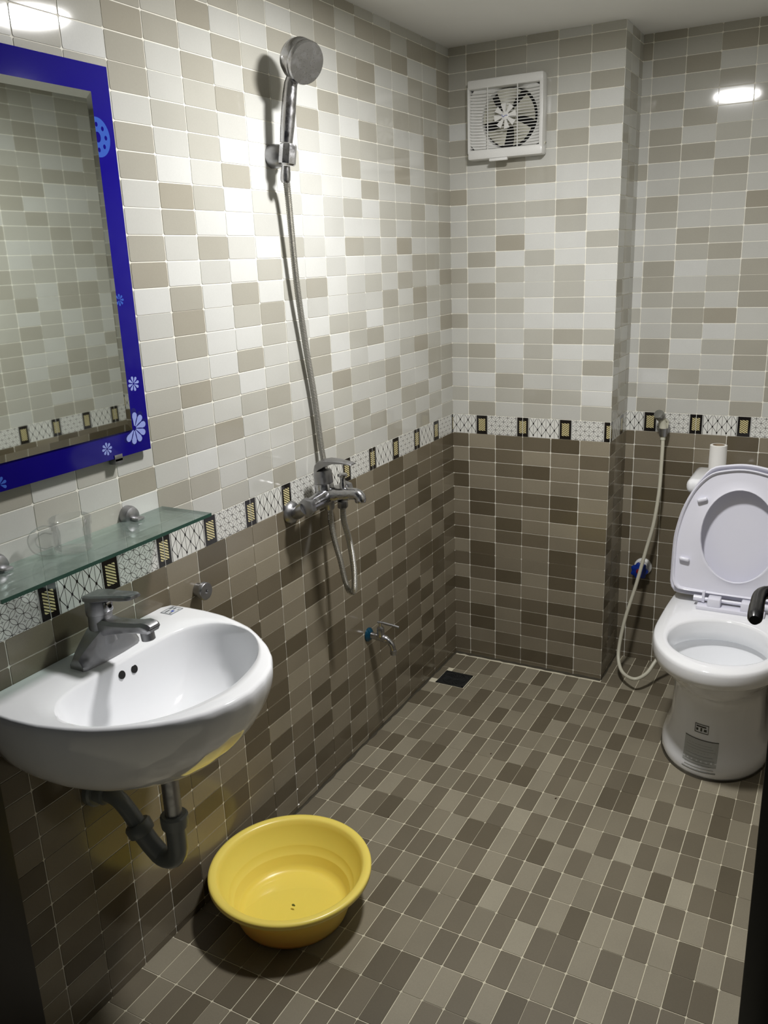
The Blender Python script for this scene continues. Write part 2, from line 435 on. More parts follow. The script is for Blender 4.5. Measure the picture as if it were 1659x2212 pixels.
# pier with the fan (y = 0) and its side (x = XPE)
wp = slab('wall_pier', (-0.12, 0, 0), (XPE, YR, CEIL), GROUT)
up = [0.0] + [XP + CW * k for k in range(5)] + [XPE]
FAN = (0.083, 0.322, 1.772, 1.996)
tile_field(wp, (0, 0, 0), (1, 0, 0), (0, 0, 1), (0, -1, 0), up, UPZ, {0, 3, 6}, JU, rowcol(PIER_UP), UPM, 'pale_tile', 300)
tile_field(wp, (0, 0, 0), (1, 0, 0), (0, 0, 1), (0, -1, 0), up, LOZ, {0, 3, 6}, JL, low(PIER_LOW, True), LOM, 'brown_tile', 300)
e = [0.0, XP + 2 * CW, XPE]
for a, b_ in zip(e[:-1], e[1:]):
    border_piece(wp, (0, 0, ZB), (1, 0, 0), (0, -1, 0), a, b_, XP + 2 * CW)
us = [0.0, 0.075, 0.175, YR]
tile_field(wp, (XPE, 0, 0), (0, 1, 0), (0, 0, 1), (1, 0, 0), us, UPZ, {0, 3}, JU, rowcol(REC_UP[::-1]), UPM, 'pale_tile', 300)
tile_field(wp, (XPE, 0, 0), (0, 1, 0), (0, 0, 1), (1, 0, 0), us, LOZ, {0, 3}, JL, low(REC_LOW, True), LOM, 'brown_tile', 300)
border_piece(wp, (XPE, 0, ZB), (0, 1, 0), (1, 0, 0), 0, YR, 0.0)

# back wall of the toilet recess
wb = slab('wall_back', (XPE, YR, 0), (XRW + 0.12, YR + 0.12, CEIL), GROUT)
xb = 0.7955
ur = [XPE, xb - 2 * CW] + [xb + CW * k for k in range(-1, 7)] + [XRW]
tile_field(wb, (0, YR, 0), (1, 0, 0), (0, 0, 1), (0, -1, 0), ur, UPZ, {0, 3, 6}, JU, rowcol(REC_UP), UPM, 'pale_tile', 300)
tile_field(wb, (0, YR, 0), (1, 0, 0), (0, 0, 1), (0, -1, 0), ur, LOZ, {0, 3, 6}, JL, low(REC_LOW, True), LOM, 'brown_tile', 300)
e = [XPE, xb, xb + BORDER_W, xb + 2 * BORDER_W, XRW]
for a, b_ in zip(e[:-1], e[1:]):
    border_piece(wb, (0, YR, ZB), (1, 0, 0), (0, -1, 0), a, b_, xb)

# right wall (seen only in the mirror)
wr = slab('wall_right', (XRW, YF, 0), (XRW + 0.12, YR, CEIL), GROUT)
urw = [0.0] + [0.06 + CW * k for k in range(22)] + [YR - YF]
R2 = random.Random(5)
tile_field(wr, (XRW, YR, 0), (0, -1, 0), (0, 0, 1), (-1, 0, 0), urw, UPZ, {0} | set(range(2, 24, 3)), JU, lambda i, j: R2.choice([1, 1, 2, 2, 3, 3]), UPM, 'pale_tile', 0)
tile_field(wr, (XRW, YR, 0), (0, -1, 0), (0, 0, 1), (-1, 0, 0), urw, LOZ, {0} | set(range(2, 24, 3)), JL, lambda i, j: R2.choice([2, 3, 3, 4]), LOM, 'brown_tile', 0)
e = [0.0] + [0.06 + CW + BORDER_W * k for k in range(8)]
e = [a for a in e if a < YR - YF] + [YR - YF]
for a, b_ in zip(e[:-1], e[1:]):
    border_piece(wr, (XRW, YR, ZB), (0, -1, 0), (-1, 0, 0), a, b_, 0.06 + CW)

# front wall with the doorway the picture is taken through
JL_X, JR_X = 0.046, 1.232
fw = MB()
fw.box((-0.12, YF - 0.12, 0), (JL_X - 0.04, YF, CEIL), GROUT); fw.box((JR_X + 0.04, YF - 0.12, 0), (XRW + 0.12, YF, CEIL), GROUT)
fw.box((JL_X - 0.04, YF - 0.12, 2.03), (JR_X + 0.04, YF, CEIL), GROUT)
tag(fw.build('wall_front', smooth=False), kind='structure')
df = MB()
df.box((JL_X - 0.04, YF - 0.14, 0), (JL_X, YF + 0.012, 2.03), WOOD_D, 0.002); df.box((JR_X, YF - 0.14, 0), (JR_X + 0.04, YF + 0.012, 2.03), WOOD_D, 0.002)
df.box((JL_X, YF - 0.14, 1.99), (JR_X, YF + 0.012, 2.03), WOOD_D, 0.002)
tag(df.build('trim_1'), kind='structure')
sp = MB(); sp.box((0.004, YF + 0.001, 0.52), (0.05, YF + 0.016, 0.60), CHROME_D, 0.001)
# ceiling and floor
ce = slab('ceiling', (-0.12, YF - 0.12, CEIL), (XRW + 0.12, YR + 0.12, CEIL + 0.08), CEILM)
fl = slab('floor', (-0.12, -3.6, -0.1), (XRW + 0.12, YR + 0.12, 0), GROUT_F)
uf = [0.0] + [FX + FC * k for k in range(0, 29)] + [XRW]
vn = [-YR] + [FY + FR * k for k in range(-3, 20) if FY + FR * k > -YR + 0.02 and FY + FR * k < -YF - 0.02] + [-YF]
va = [0.018] + [v for v in vn if v > 0.1]
KA = 12                                  # lines left of the pier's corner
uj = {i for i in range(len(uf)) if (i - 1) % 6 == 3}
DR = (0.0305, 0.1405, 0.158, 0.2605)     # floor drain opening: x, -y
def flev(vl, off):
    def f(i, j):
        r = round(((vl[j] + vl[j + 1]) / 2 - FY) / FR - 0.5)
        try: return int(FLOOR[r + 4][i + off])
        except IndexError: return 3
    return f
cut = lambda a, b, c, d: a < DR[1] and b > DR[0] - 0.031 and c < DR[3] and d > DR[2]
jn = lambda vl: {j for j in range(len(vl)) if round((vl[j] - FY) / FR) % 3 == 2 and abs((vl[j] - FY) / FR - round((vl[j] - FY) / FR)) < 0.05}
ua = uf[:KA + 1]; ub = uf[KA:]
Z = ((0, 0, 0), (1, 0, 0), (0, -1, 0), (0, 0, 1))
tile_field(fl, *Z, ua, va, uj, jn(va), flev(va, 0), FLM, 'floor_tile', 125, None, cut)
tile_field(fl, *Z, ub, vn, {i - KA for i in uj}, jn(vn), flev(vn, KA), FLM, 'floor_tile', 160, None)
tile_field(fl, *Z, [XPE + 0.002, uf[KA]], [v for v in vn if v < 0] + [0.0165], set(), set(), lambda i, j: 3, FLM, 'floor_tile', 3, None)
r0, r1, r2 = FY, FY + FR, FY + 2 * FR
for a, b_, c, d, l in ((0.0, 0.0305, r0, r1, 3), (0.0, FX, DR[3], r2, 2), (FX, FX + FC, r0, DR[2], 2), (FX + FC, FX + 2 * FC, r0, DR[2], 2),
                       (DR[1], FX + 2 * FC, DR[2], DR[3], 2), (FX, FX + FC, DR[3], r2, 1), (FX + FC, FX + 2 * FC, DR[3], r2, 3)):
    me = tile_mesh(Vector((1, 0, 0)), Vector((0, -1, 0)), Vector((0, 0, 1)), b_ - a - 0.002, d - c - 0.002, FLM[l], 'floor_tile', 0.001)
    link('floor_tile', me, fl, (a + 0.001, -(c + 0.001), 0))

# grime along the foot of the walls
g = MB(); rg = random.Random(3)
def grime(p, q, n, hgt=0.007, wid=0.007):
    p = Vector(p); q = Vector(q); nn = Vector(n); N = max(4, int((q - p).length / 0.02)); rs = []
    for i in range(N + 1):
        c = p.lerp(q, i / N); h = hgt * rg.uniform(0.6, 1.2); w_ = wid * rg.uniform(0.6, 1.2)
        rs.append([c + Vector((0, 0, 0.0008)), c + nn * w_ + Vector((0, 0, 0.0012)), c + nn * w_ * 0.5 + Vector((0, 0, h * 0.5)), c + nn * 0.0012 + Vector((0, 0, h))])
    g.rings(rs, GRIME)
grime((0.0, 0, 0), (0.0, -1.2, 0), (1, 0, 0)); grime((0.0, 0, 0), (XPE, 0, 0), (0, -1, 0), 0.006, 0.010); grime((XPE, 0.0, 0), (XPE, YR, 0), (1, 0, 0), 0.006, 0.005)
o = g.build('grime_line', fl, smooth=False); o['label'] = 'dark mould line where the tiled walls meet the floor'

# ---------------------------------------------------------------- floor drain
dr = empty('floor_drain', ((DR[0] + DR[1]) / 2, -(DR[2] + DR[3]) / 2, 0))
tag(dr, 'small square dark metal floor drain grate in the tiles at the shower corner', 'drain')
DRM = mat('drain_metal', (0.03, 0.032, 0.032), 0.45, 0.6, roughvar=0.3)
b = MB(); hx, hy = 0.0535, 0.0495
for lo, hi in (((-hx, -hy), (hx, -hy + 0.007)), ((-hx, hy - 0.007), (hx, hy)), ((-hx, -hy), (-hx + 0.007, hy)), ((hx - 0.007, -hy), (hx, hy))):
    b.box((lo[0], lo[1], 0.0002), (hi[0], hi[1], 0.0022), DRM, 0.0005)
b.build('drain_frame', dr)
b = MB(); b.box((-hx + 0.007, -hy + 0.007, 0.0001), (hx - 0.007, hy - 0.007, 0.0006), DARKM); b.build('drain_pit', dr)
b = MB(); b.lathe([(0.011, 0.0006), (0.011, 0.0020), (0.009, 0.0024)], DRM, n=20)
for k in range(18):
    a = 2 * math.pi * k / 18
    pts = [Vector((math.cos(a + t * 0.55) * (0.010 + 0.030 * t), math.sin(a + t * 0.55) * (0.010 + 0.030 * t), 0.0015)) for t in (0, 0.33, 0.66, 1)]
    b.tube(pts, [0.0011, 0.0012, 0.0014, 0.0015], DRM, 5)
ring = [(0.041 * math.cos(a * math.pi / 16), 0.041 * math.sin(a * math.pi / 16), 0.0015) for a in range(33)]
b.tube(ring, 0.0016, DRM, 5, False)
for sx in (-1, 1):
    for sy in (-1, 1): b.box((sx * 0.046 - 0.008, sy * 0.042 - 0.008, 0.0006), (sx * 0.046 + 0.0015, sy * 0.042 + 0.0015, 0.0018), DRM)
b.build('drain_grate', dr)

# ---------------------------------------------------------------- ceiling lamp
lp = empty('ceiling_lamp', (0.685, -1.05, CEIL)); tag(lp, 'round flat white ceiling lamp whose light glares in the tiles', 'lamp')
b = MB(); b.lathe([(0.100, -0.0002), (0.101, -0.010), (0.097, -0.017), (0.0882, -0.017), (0.0882, -0.012)], PLASTIC_F, n=48, cap1=True); b.build('lamp_housing', lp)
EM = mat('lamp_diffuser', (0.9, 0.9, 0.9), 0.5, emit=LAMP_COLOR, power=LAMP_POWER)
b = MB(); b.lathe([(0.088, -0.0165), (0.060, -0.0168)], EM, n=48, cap0=False); b.build('lamp_diffuser', lp)

# ---------------------------------------------------------------- wash basin
YB = -1.745; ZR = 0.785
wbn = empty('wash_basin', (0, YB, 0)); tag(wbn, 'white ceramic wall-hung wash basin with two overflow holes', 'basin')
half = [(0.0, 0.0), (0.0, 0.236), (0.02, 0.239), (0.05, 0.242), (0.10, 0.243), (0.15, 0.239), (0.20, 0.226), (0.24, 0.212), (0.276, 0.191), (0.32, 0.160), (0.353, 0.128), (0.38, 0.090), (0.395, 0.047), (0.402, 0.0)]
outer = half[1:] + [(x, -y) for x, y in half[1:-1]][::-1]
ih = [(0.108, 0.0), (0.108, 0.08), (0.110, 0.125), (0.122, 0.165), (0.150, 0.195), (0.185, 0.206), (0.220, 0.204), (0.255, 0.191), (0.29, 0.165), (0.323, 0.124), (0.345, 0.072), (0.357, 0.0)]
inner = ih + [(x, -y) for x, y in ih[1:-1]][::-1]
N = 96; C0 = (0.22, 0.0)
O = polar(outer, C0, N); I = polar(smooth_closed(inner, 4), C0, N)
def mixr(A, B, t, z): return [(a[0] * (1 - t) + b_[0] * t, a[1] * (1 - t) + b_[1] * t, z) for a, b_ in zip(A, B)]
def scl(A, s, cx, z, sy=None):
    sy = s if sy is None else sy
    return [(max(0.002, cx + (a[0] - cx) * s), a[1] * sy, z) for a in A]
R_ = []
# underside from the bottom up, then over the rim and down into the bowl
for k in range(18, -1, -1):
    ph = k / 18 * math.pi / 2 * 0.985; q_ = math.cos(ph) ** 0.62
    R_.append(scl(O, q_, 0.165 * (1 - q_), ZR - 0.014 - 0.194 * math.sin(ph) ** 1.25, q_))
R_.append(scl(O, 0.998, 0, ZR - 0.005, 0.998)); R_.append(scl(O, 0.990, 0, ZR - 0.0005, 0.990)); R_.append(scl(O, 0.975, 0, ZR, 0.975))
R_.append(mixr(scl(O, 0.975, 0, 0, 0.975), I, 0.5, ZR + 0.0005)); R_.append(mixr(O, I, 0.97, ZR - 0.0005)); R_.append(mixr(O, I, 1.0, ZR - 0.0022))
def bowl(s, cx, z): return [(cx + (a[0] - cx) * s, a[1] * s, z) for a in I]
for s, z in ((0.985, ZR - 0.007), (0.965, ZR - 0.022), (0.92, ZR - 0.05), (0.85, ZR - 0.078), (0.74, ZR - 0.102), (0.58, ZR - 0.120), (0.40, ZR - 0.130), (0.2, ZR - 0.135), (0.085, ZR - 0.137)):
    R_.append(bowl(s, 0.20, z))
R_ = [[(p[0], p[1], p[2]) for p in r] for r in R_]
b = MB(); b.rings(R_, WHITE_CER); b.build('basin_body', wbn, angle=60)
b = MB(); b.lathe([(0.019, 0), (0.019, 0.003), (0.012, 0.0035), (0.011, 0.001)], CHROME, (0.20, 0, ZR - 0.1375), n=24); b.build('drain_ring', wbn)
for yy, zz in ((-1.7575, 0.7590), (-1.7265, 0.7565)):
    b = MB(); b.lathe([(0.0075, -0.012), (0.0078, 0.0019)], DARKM, (0.1112, yy - YB, zz), (1, 0, 0.30), 20); b.build('overflow_hole', wbn)
# small printed care sticker
ST_B = mat('sticker_ink', (0.10, 0.11, 0.12), 0.5); ST_W = mat('sticker_clear', (0.62, 0.64, 0.66), 0.3); ST_BL = mat('sticker_blue', (0.03, 0.07, 0.40), 0.4)
b = MB(); zs = ZR + 0.0008
b.box((0.020, 0.192, zs - 0.0003), (0.051, 0.231, zs), ST_W)
for x0, x1, y0_, y1_, m in ((0.021, 0.050, 0.193, 0.1945, ST_B), (0.021, 0.050, 0.229, 0.2305, ST_B), (0.021, 0.0222, 0.193, 0.230, ST_B), (0.0488, 0.050, 0.193, 0.230, ST_B),
                            (0.024, 0.028, 0.215, 0.227, ST_B), (0.032, 0.036, 0.217, 0.226, ST_B), (0.036, 0.042, 0.206, 0.213, ST_BL), (0.028, 0.031, 0.197, 0.211, ST_B), (0.041, 0.044, 0.196, 0.204, ST_B), (0.044, 0.046, 0.218, 0.224, ST_B)):
    b.box((x0, y0_, zs), (x1, y1_, zs + 0.0002), m)
b.build('sticker', wbn, smooth=False)['label'] = 'small printed care sticker on the rim'

# ---------------------------------------------------------------- basin faucet
fa = empty('basin_faucet', (0.064, YB, ZR)); tag(fa, 'dull chrome single-lever faucet standing on the wash basin rim', 'faucet')
b = MB(); rs = []
for t in (-1, -0.97, -0.9, -0.75, -0.5, -0.35, 0, 0.35, 0.5, 0.75, 0.9, 0.97, 1):
    a = abs(t); h = 0.020 + 0.050 * (1 - a) ** 0.8 * (1 if a > 0 else 1); wd = 0.0235 - 0.006 * max(0, a - 0.3) - (0.003 if a > 0.96 else 0)
    y = 0.070 * t; top = wd * (0.42 + 0.42 * (1 - a))
    rs.append([(-wd, y, 0.0005), (-wd, y, 0.008), (-top, y, h), (top, y, h), (wd, y, 0.008), (wd, y, 0.0005)])
b.rings(rs, CHROME_D)
b.lathe([(0.026, 0.03), (0.0235, 0.05), (0.0220, 0.075), (0.0220, 0.083), (0.0235, 0.0835), (0.0235, 0.0855), (0.021, 0.086)], CHROME_D, (0, 0, 0), (-0.02, 0, 1), 28)
b.build('faucet_body', fa, angle=35)
b = MB(); rs = []
for x, zt, zb_, w_ in ((-0.005, 0.080, 0.045, 0.018), (0.015, 0.078, 0.047, 0.020), (0.035, 0.077, 0.053, 0.018), (0.065, 0.080, 0.060, 0.0165), (0.098, 0.085, 0.066, 0.016), (0.113, 0.089, 0.069, 0.0175), (0.127, 0.088, 0.070, 0.017), (0.132, 0.084, 0.073, 0.014)):
    rs.append([(x, -w_, zb_ + 0.006), (x, -w_ + 0.004, zb_), (x, w_ - 0.004, zb_), (x, w_, zb_ + 0.006), (x, w_, zt - 0.006), (x, w_ * 0.7, zt), (x, -w_ * 0.7, zt), (x, -w_, zt - 0.006)])
b.rings(rs, CHROME_D); b.build('spout', fa, angle=35)
b = MB(); b.lathe([(0.0125, 0.0), (0.0125, -0.017), (0.010, -0.0185)], CHROME_D, (0.112, 0, 0.070), (-0.15, 0, 1), 20); b.build('aerator', fa)
hd = MB()
hd.lathe([(0.0240, 0.086), (0.0243, 0.094), (0.0235, 0.112), (0.022, 0.118)], CHROME_D, (0, 0, 0), (-0.02, 0, 1), 28)
rs = []
for x, z0_, z1, w_ in ((-0.0245, 0.110, 0.119, 0.015), (-0.018, 0.110, 0.122, 0.0215), (0.0, 0.112, 0.1245, 0.0235), (0.02, 0.116, 0.1275, 0.022), (0.045, 0.1205, 0.1305, 0.018), (0.07, 0.1235, 0.1345, 0.016), (0.088, 0.127, 0.136, 0.0155), (0.095, 0.129, 0.135, 0.013)):
    rs.append([(x, -w_, z0_ + 0.002), (x, -w_ + 0.003, z0_), (x, w_ - 0.003, z0_), (x, w_, z0_ + 0.002), (x, w_, z1 - 0.003), (x, w_ - 0.003, z1), (x, -w_ + 0.003, z1), (x, -w_, z1 - 0.003)])
hd.rings(rs, CHROME_D)
ho = hd.build('lever_handle', fa, angle=35)
b = MB(); b.box((0.017, -0.009, 0.092), (0.0275, 0.009, 0.112), CHROME, 0.003); b.lathe([(0.004, 0), (0.004, 0.0015), (0.0025, 0.0015), (0.0025, 0.0003)], DARKM, (0.0272, 0, 0.103), (1, 0, 0), 14)
b.build('handle_screw', ho)

# ---------------------------------------------------------------- drain trap under the basin
tr = empty('drain_trap', (0.0, YB, 0.0)); tag(tr, 'grey plastic drain trap with chrome tailpiece hanging under the wash basin', 'pipe')
b = MB(); b.lathe([(0.0165, 0.468), (0.0165, 0.5762)], CHROME_D, (0.186, 0, 0), n=24)
b.build('tailpiece', tr)
b = MB(); pts = [(0.186, 0, 0.475), (0.186, 0, 0.42)] + [(0.186 - 0.036 + 0.036 * math.cos(a), 0, 0.400 - 0.036 * math.sin(a)) for a in [math.pi * k / 14 for k in range(0, 10)]]
end = Vector(pts[-1])
pts = [Vector(p) for p in pts] + [Vector((0.119, -0.005, 0.390)), Vector((0.103, -0.010, 0.418))]
b.tube(pts, 0.0195, GREYPVC, 18); b.build('trap_bend', tr)
b = MB(); b.lathe([(0.020, 0), (0.0255, 0.003), (0.0265, 0.012), (0.0265, 0.026), (0.0235, 0.029), (0.0175, 0.029)], GREYPVC, (0.186, 0, 0.447), n=20); b.build('pipe_nut', tr)
b = MB(); b.lathe([(0.020, 0), (0.0255, 0.003), (0.0265, 0.010), (0.0265, 0.022), (0.0235, 0.026), (0.0175, 0.026)], GREYPVC, (0.107, -0.009, 0.411), (-0.46, -0.10, 0.88), n=20); b.build('pipe_nut', tr)
b = MB(); b.tube(spline([(0.105, -0.009, 0.414), (0.086, -0.013, 0.450), (0.068, -0.018, 0.478), (0.050, -0.02, 0.488), (0.020, -0.02, 0.490), (0.003, -0.02, 0.490)], 5), 0.0165, GREYPVC, 18); b.build('outlet_pipe', tr)
b = MB(); b.lathe([(0.034, 0.0015), (0.034, 0.012), (0.030, 0.016)], GREYPVC, (0, -0.02, 0.490), (1, 0, 0), 28); b.lathe([(0.024, 0.014), (0.025, 0.034), (0.022, 0.038)], GREYPVC, (0, -0.02, 0.490), (1, 0, 0), 24)
b.build('wall_flange', tr)
# yellow bounce light beneath the basin's far corner, set as a colour; not drawn
b = MB(); BOUNCE_TINT = mat('yellow_bounce', (0.42, 0.38, 0.14), 0.55)
pts = [(-0.0, 0.225, 0.690), (0, 0.19, 0.640), (0, 0.14, 0.606), (0, 0.08, 0.583)]
so = empty('bounce_patch', (0, YB, 0)); COL.objects.unlink(so); bpy.data.objects.remove(so)

# ---------------------------------------------------------------- chrome cap on the wall
cp = MB(); cp.lathe([(0.016, 0.0012), (0.016, 0.016), (0.0205, 0.017), (0.0205, 0.025), (0.019, 0.027), (0.005, 0.0272), (0.004, 0.024)], CHROME_D, (0, -1.412, 0.782), (1, 0, 0), 32)
tag(cp.build('wall_plug'), 'round metal plug cap on the brown tiles above the basin corner', 'cap')

# ---------------------------------------------------------------- glass shelf with brackets
sh = empty('glass_shelf', (0, -1.74, 1.0)); tag(sh, 'long greenish glass shelf on chrome brackets under the blue mirror', 'shelf')
b = MB(); y0_, y1_ = -0.25, 0.243
pl = [(0.006, y0_), (0.136, y0_), (0.136, y1_), (0.006, y1_)]
top = thin_glass('shelf_glass', (0.85, 0.93, 0.895), 0.16, (0.55, 0.66, 0.60), 0.8)
b.box((0.006, y0_, -0.0065), (0.1352, y1_, 0.0), top)
b.build('glass_pane', sh, smooth=False)
b = MB(); b.box((0.1352, y0_, -0.0065), (0.1362, y1_, 0.0), GLASS_EDGE); b.box((0.006, y1_, -0.0065), (0.1362, y1_ + 0.001, 0.0), GLASS_EDGE)
b.build('glass_edge', sh, smooth=False)['label'] = 'dark green cut edge of the glass'
for yy in (0.149, -0.158):
    b = MB(); b.lathe([(0.021, 0.0012), (0.021, 0.010), (0.018, 0.017), (0.010, 0.021)], CHROME_D, (0, yy, 0.006), (1, 0, 0), 28)
    b.box((0.008, yy - 0.010, 0.0003), (0.040, yy + 0.010, 0.007), CHROME_D, 0.003); b.box((0.008, yy - 0.010, -0.013), (0.036, yy + 0.010, -0.0068), CHROME_D, 0.003)
    b.build('shelf_bracket', sh)

# ---------------------------------------------------------------- clear mug on the shelf
GLASS_C = thin_glass('clear_plastic', (0.985, 0.988, 0.985), 0.05, (0.8, 0.8, 0.8), 0.45)
mg = empty('clear_mug', (0.052, -1.772, 1.0010)); tag(mg, 'clear mug with a thick rim and round handle standing on the glass shelf', 'mug')
b = MB(); b.lathe([(0.001, 0.0), (0.030, 0.0), (0.0325, 0.002), (0.0335, 0.04), (0.0345, 0.043), (0.0362, 0.045), (0.0365, 0.057), (0.0355, 0.059), (0.034, 0.058), (0.0335, 0.046), (0.0315, 0.041), (0.0305, 0.005), (0.001, 0.004)], GLASS_C, n=48, cap0=False, cap1=False)
b.build('mug_body', mg, angle=30)
b = MB(); hp = spline([(-0.010, -0.032, 0.043), (-0.018, -0.046, 0.047), (-0.027, -0.062, 0.036), (-0.026, -0.060, 0.016), (-0.018, -0.046, 0.006), (-0.010, -0.032, 0.008)], 6)
b.tube(hp, 0.0075, GLASS_C, 14); b.build('mug_handle', mg)

# ---------------------------------------------------------------- mirror
MX = 0.0165
mi = empty('wall_mirror', (0, -1.519, 1.128)); tag(mi, 'rectangular wall mirror in a blue glass frame with printed flowers', 'mirror')
b = MB(); b.box((0.0115, -0.461, 0.0), (MX, 0.0, 0.691), BLUE_F, 0.0006); b.build('mirror_frame', mi)['label'] = 'deep blue painted glass frame'
b = MB(); ym0, ym1, zm0, zm1 = -0.414, -0.0465, 0.0475, 0.645; bv = 0.013
o0 = [(MX + 0.0003, y, z) for y, z in ((ym0, zm0), (ym1, zm0), (ym1, zm1), (ym0, zm1))]
o1 = [(MX + 0.0028, y, z) for y, z in ((ym0, zm0), (ym1, zm0), (ym1, zm1), (ym0, zm1))]
o2 = [(MX + 0.0036, y, z) for y, z in ((ym0 + bv, zm0 + bv), (ym1 - bv, zm0 + bv), (ym1 - bv, zm1 - bv), (ym0 + bv, zm1 - bv))]
b.rings([o0, o1], GLASS_EDGE, True, False); b.rings([o1, o2], MIRROR, False, True); b.build('mirror_glass', mi, smooth=False)
FL_L = mat('print_pale_blue', (0.30, 0.36, 0.75), 0.15); FL_M = mat('print_mid_blue', (0.04, 0.11, 0.50), 0.15); FL_D = mat('print_dark_blue', (0.008, 0.008, 0.14), 0.15)
def flower(y, z, r, n, m, rot=0.0, shadow=False, petal=0.26, inner=0.15):
    b = MB()
    def ok(yy, zz): return not (ym0 - 0.001 < yy < ym1 + 0.001 and zm0 - 0.001 < zz < zm1 + 0.001) and -0.461 < yy < -0.001 and 0.001 < zz < 0.69
    def pet(cy, cz, R_, mm, nn):
        for k in range(n):
            a = rot + 2 * math.pi * k / n; d = (math.cos(a), math.sin(a)); q = (-d[1], d[0]); P = []
            for t, w_ in ((inner, 0.03), (0.45, petal * 0.40), (0.7, petal * 0.75), (0.88, petal * 0.72), (0.97, petal * 0.42), (1.0, 0.0)):
                P.append((t, w_))
            pts = [(cy + R_ * (d[0] * t + q[0] * w_), cz + R_ * (d[1] * t + q[1] * w_)) for t, w_ in P] + [(cy + R_ * (d[0] * t - q[0] * w_), cz + R_ * (d[1] * t - q[1] * w_)) for t, w_ in P[::-1][1:]]
            if all(ok(*p) for p in pts): b.add([(nn, p[0], p[1]) for p in pts], [list(range(len(pts)))], mm)
    if shadow: pet(y - 0.002, z + 0.003, r * 1.18, FL_D, MX + 0.0001)
    pet(y, z, r, m, MX + 0.0002)
    if b.f: b.build('flower_print', mi, smooth=False)
for (y, z, r, n, m, sh_, ro) in ((-1.5457, 1.2616, 0.0145, 8, FL_L, False, 0.2), (-1.6331, 1.1510, 0.0125, 8, FL_L, False, 0.1), (-1.5575, 1.1765, 0.031, 10, FL_L, True, 0.15), (-1.5560, 1.4196, 0.011, 8, FL_M, False, 0.0), (-1.872, 1.1405, 0.014, 8, FL_M, False, 0.3)):
    flower(y + 1.519, z - 1.128, r, n, m, ro, sh_)
b = MB(); cy, cz, R1 = -1.560 + 1.519, 1.7003 - 1.128, 0.029
pts = [(cy + R1 * math.cos(a), cz + R1 * 1.15 * math.sin(a)) for a in [math.pi * 2 * k / 40 for k in range(40)]]
pts = [(max(p[0], ym1 + 0.0008), p[1]) for p in pts]
b.add([(MX + 0.0001, p[0], p[1]) for p in pts], [list(range(40))], FL_M)
for k in range(8):
    a = 2 * math.pi * k / 8; yy, zz = cy + 0.019 * math.cos(a), cz + 0.021 * math.sin(a)
    if yy > ym1 + 0.004: b.add([(MX + 0.0002, yy + 0.0032 * math.cos(t), zz + 0.004 * math.sin(t)) for t in [math.pi * 2 * q / 12 for q in range(12)]], [list(range(12))], BLUE_F)
b.add([(MX + 0.0002, max(ym1 + 0.001, cy + 0.007 * math.cos(t)), cz + 0.009 * math.sin(t)) for t in [math.pi * 2 * q / 16 for q in range(16)]], [list(range(16))], BLUE_F)
b.build('flower_print', mi, smooth=False)['label'] = 'round mid-blue blossom print with dark dots'
for yy in (-0.089, -0.372):
    b = MB(); b.box((0.0012, yy - 0.010, -0.012), (0.018, yy + 0.010, -0.0004), CHROME_D, 0.0008); b.box((MX + 0.0002, yy - 0.010, -0.006), (0.018, yy + 0.010, 0.007), CHROME_D, 0.0005)
    b.build('mirror_clip', mi)
for yy, zz in ((-0.40, 0.62), (-0.05, 0.62), (-0.40, 0.06), (-0.05, 0.06)):
    b = MB(); b.lathe([(0.012, 0.0012), (0.012, 0.0113)], CREAM_P, (0, yy, zz), (1, 0, 0), 16); b.build('mirror_standoff', mi)

# ---------------------------------------------------------------- shower mixer on the left wall
YM, XM, ZM = -0.955, 0.062, 0.882
mx_ = empty('shower_mixer', (0, YM, ZM)); tag(mx_, 'chrome bath mixer tap with lever mounted on the decor border', 'faucet')
for s_ in (-1, 1):
    b = MB(); b.lathe([(0.030, 0.0012), (0.030, 0.004), (0.026, 0.014), (0.017, 0.019)], CHROME_D, (0, s_ * 0.083, -0.024), (1, 0, 0), 28); b.build('wall_rose', mx_)
    b = MB(); b.tube(spline([(0.010, s_ * 0.083, -0.024), (0.026, s_ * 0.086, -0.022), (0.044, s_ * 0.096, -0.010), (XM - 0.004, s_ * 0.098, -0.003)], 5), 0.0165, CHROME_D, 16); b.build('union_elbow', mx_)
    b = MB(); b.lathe([(0.0185, 0), (0.0240, 0.002), (0.0240, 0.019), (0.0195, 0.021)], CHROME_D, (XM, s_ * 0.104, -0.001), (0, -s_, 0), 6); b.build('union_nut', mx_)
b = MB(); b.tube([(XM, -0.084, -0.001), (XM, -0.060, 0), (XM, -0.03, 0.001), (XM, -0.012, 0.004), (XM, 0, 0.006), (XM, 0.012, 0.004), (XM, 0.03, 0.001), (XM, 0.060, 0), (XM, 0.084, -0.001)], [0.0190, 0.0200, 0.0215, 0.0240, 0.0270, 0.0240, 0.0215, 0.0200, 0.0190], CHROME, 22)
b.lathe([(0.0265, 0.0), (0.0250, 0.02), (0.0245, 0.033), (0.0235, 0.035)], CHROME, (XM - 0.003, 0, 0.004), (-0.08, 0, 1), 26)
b.lathe([(0.016, 0.0), (0.014, -0.022), (0.011, -0.026)], CHROME_D, (XM + 0.006, 0, -0.006), n=20)
b.build('mixer_body', mx_, angle=45)
b = MB(); b.tube(spline([(XM + 0.01, 0, 0.008), (XM + 0.040, 0, 0.013), (XM + 0.070, 0, 0.017), (XM + 0.090, 0, 0.018), (XM + 0.101, 0, 0.011), (XM + 0.102, 0, -0.002)], 4),
                 [0.0205] * 4 + [0.0175] * 4 + [0.0155] * 4 + [0.0150] * 4 + [0.0148] * 4 + [0.0135], CHROME, 20); b.build('spout', mx_)
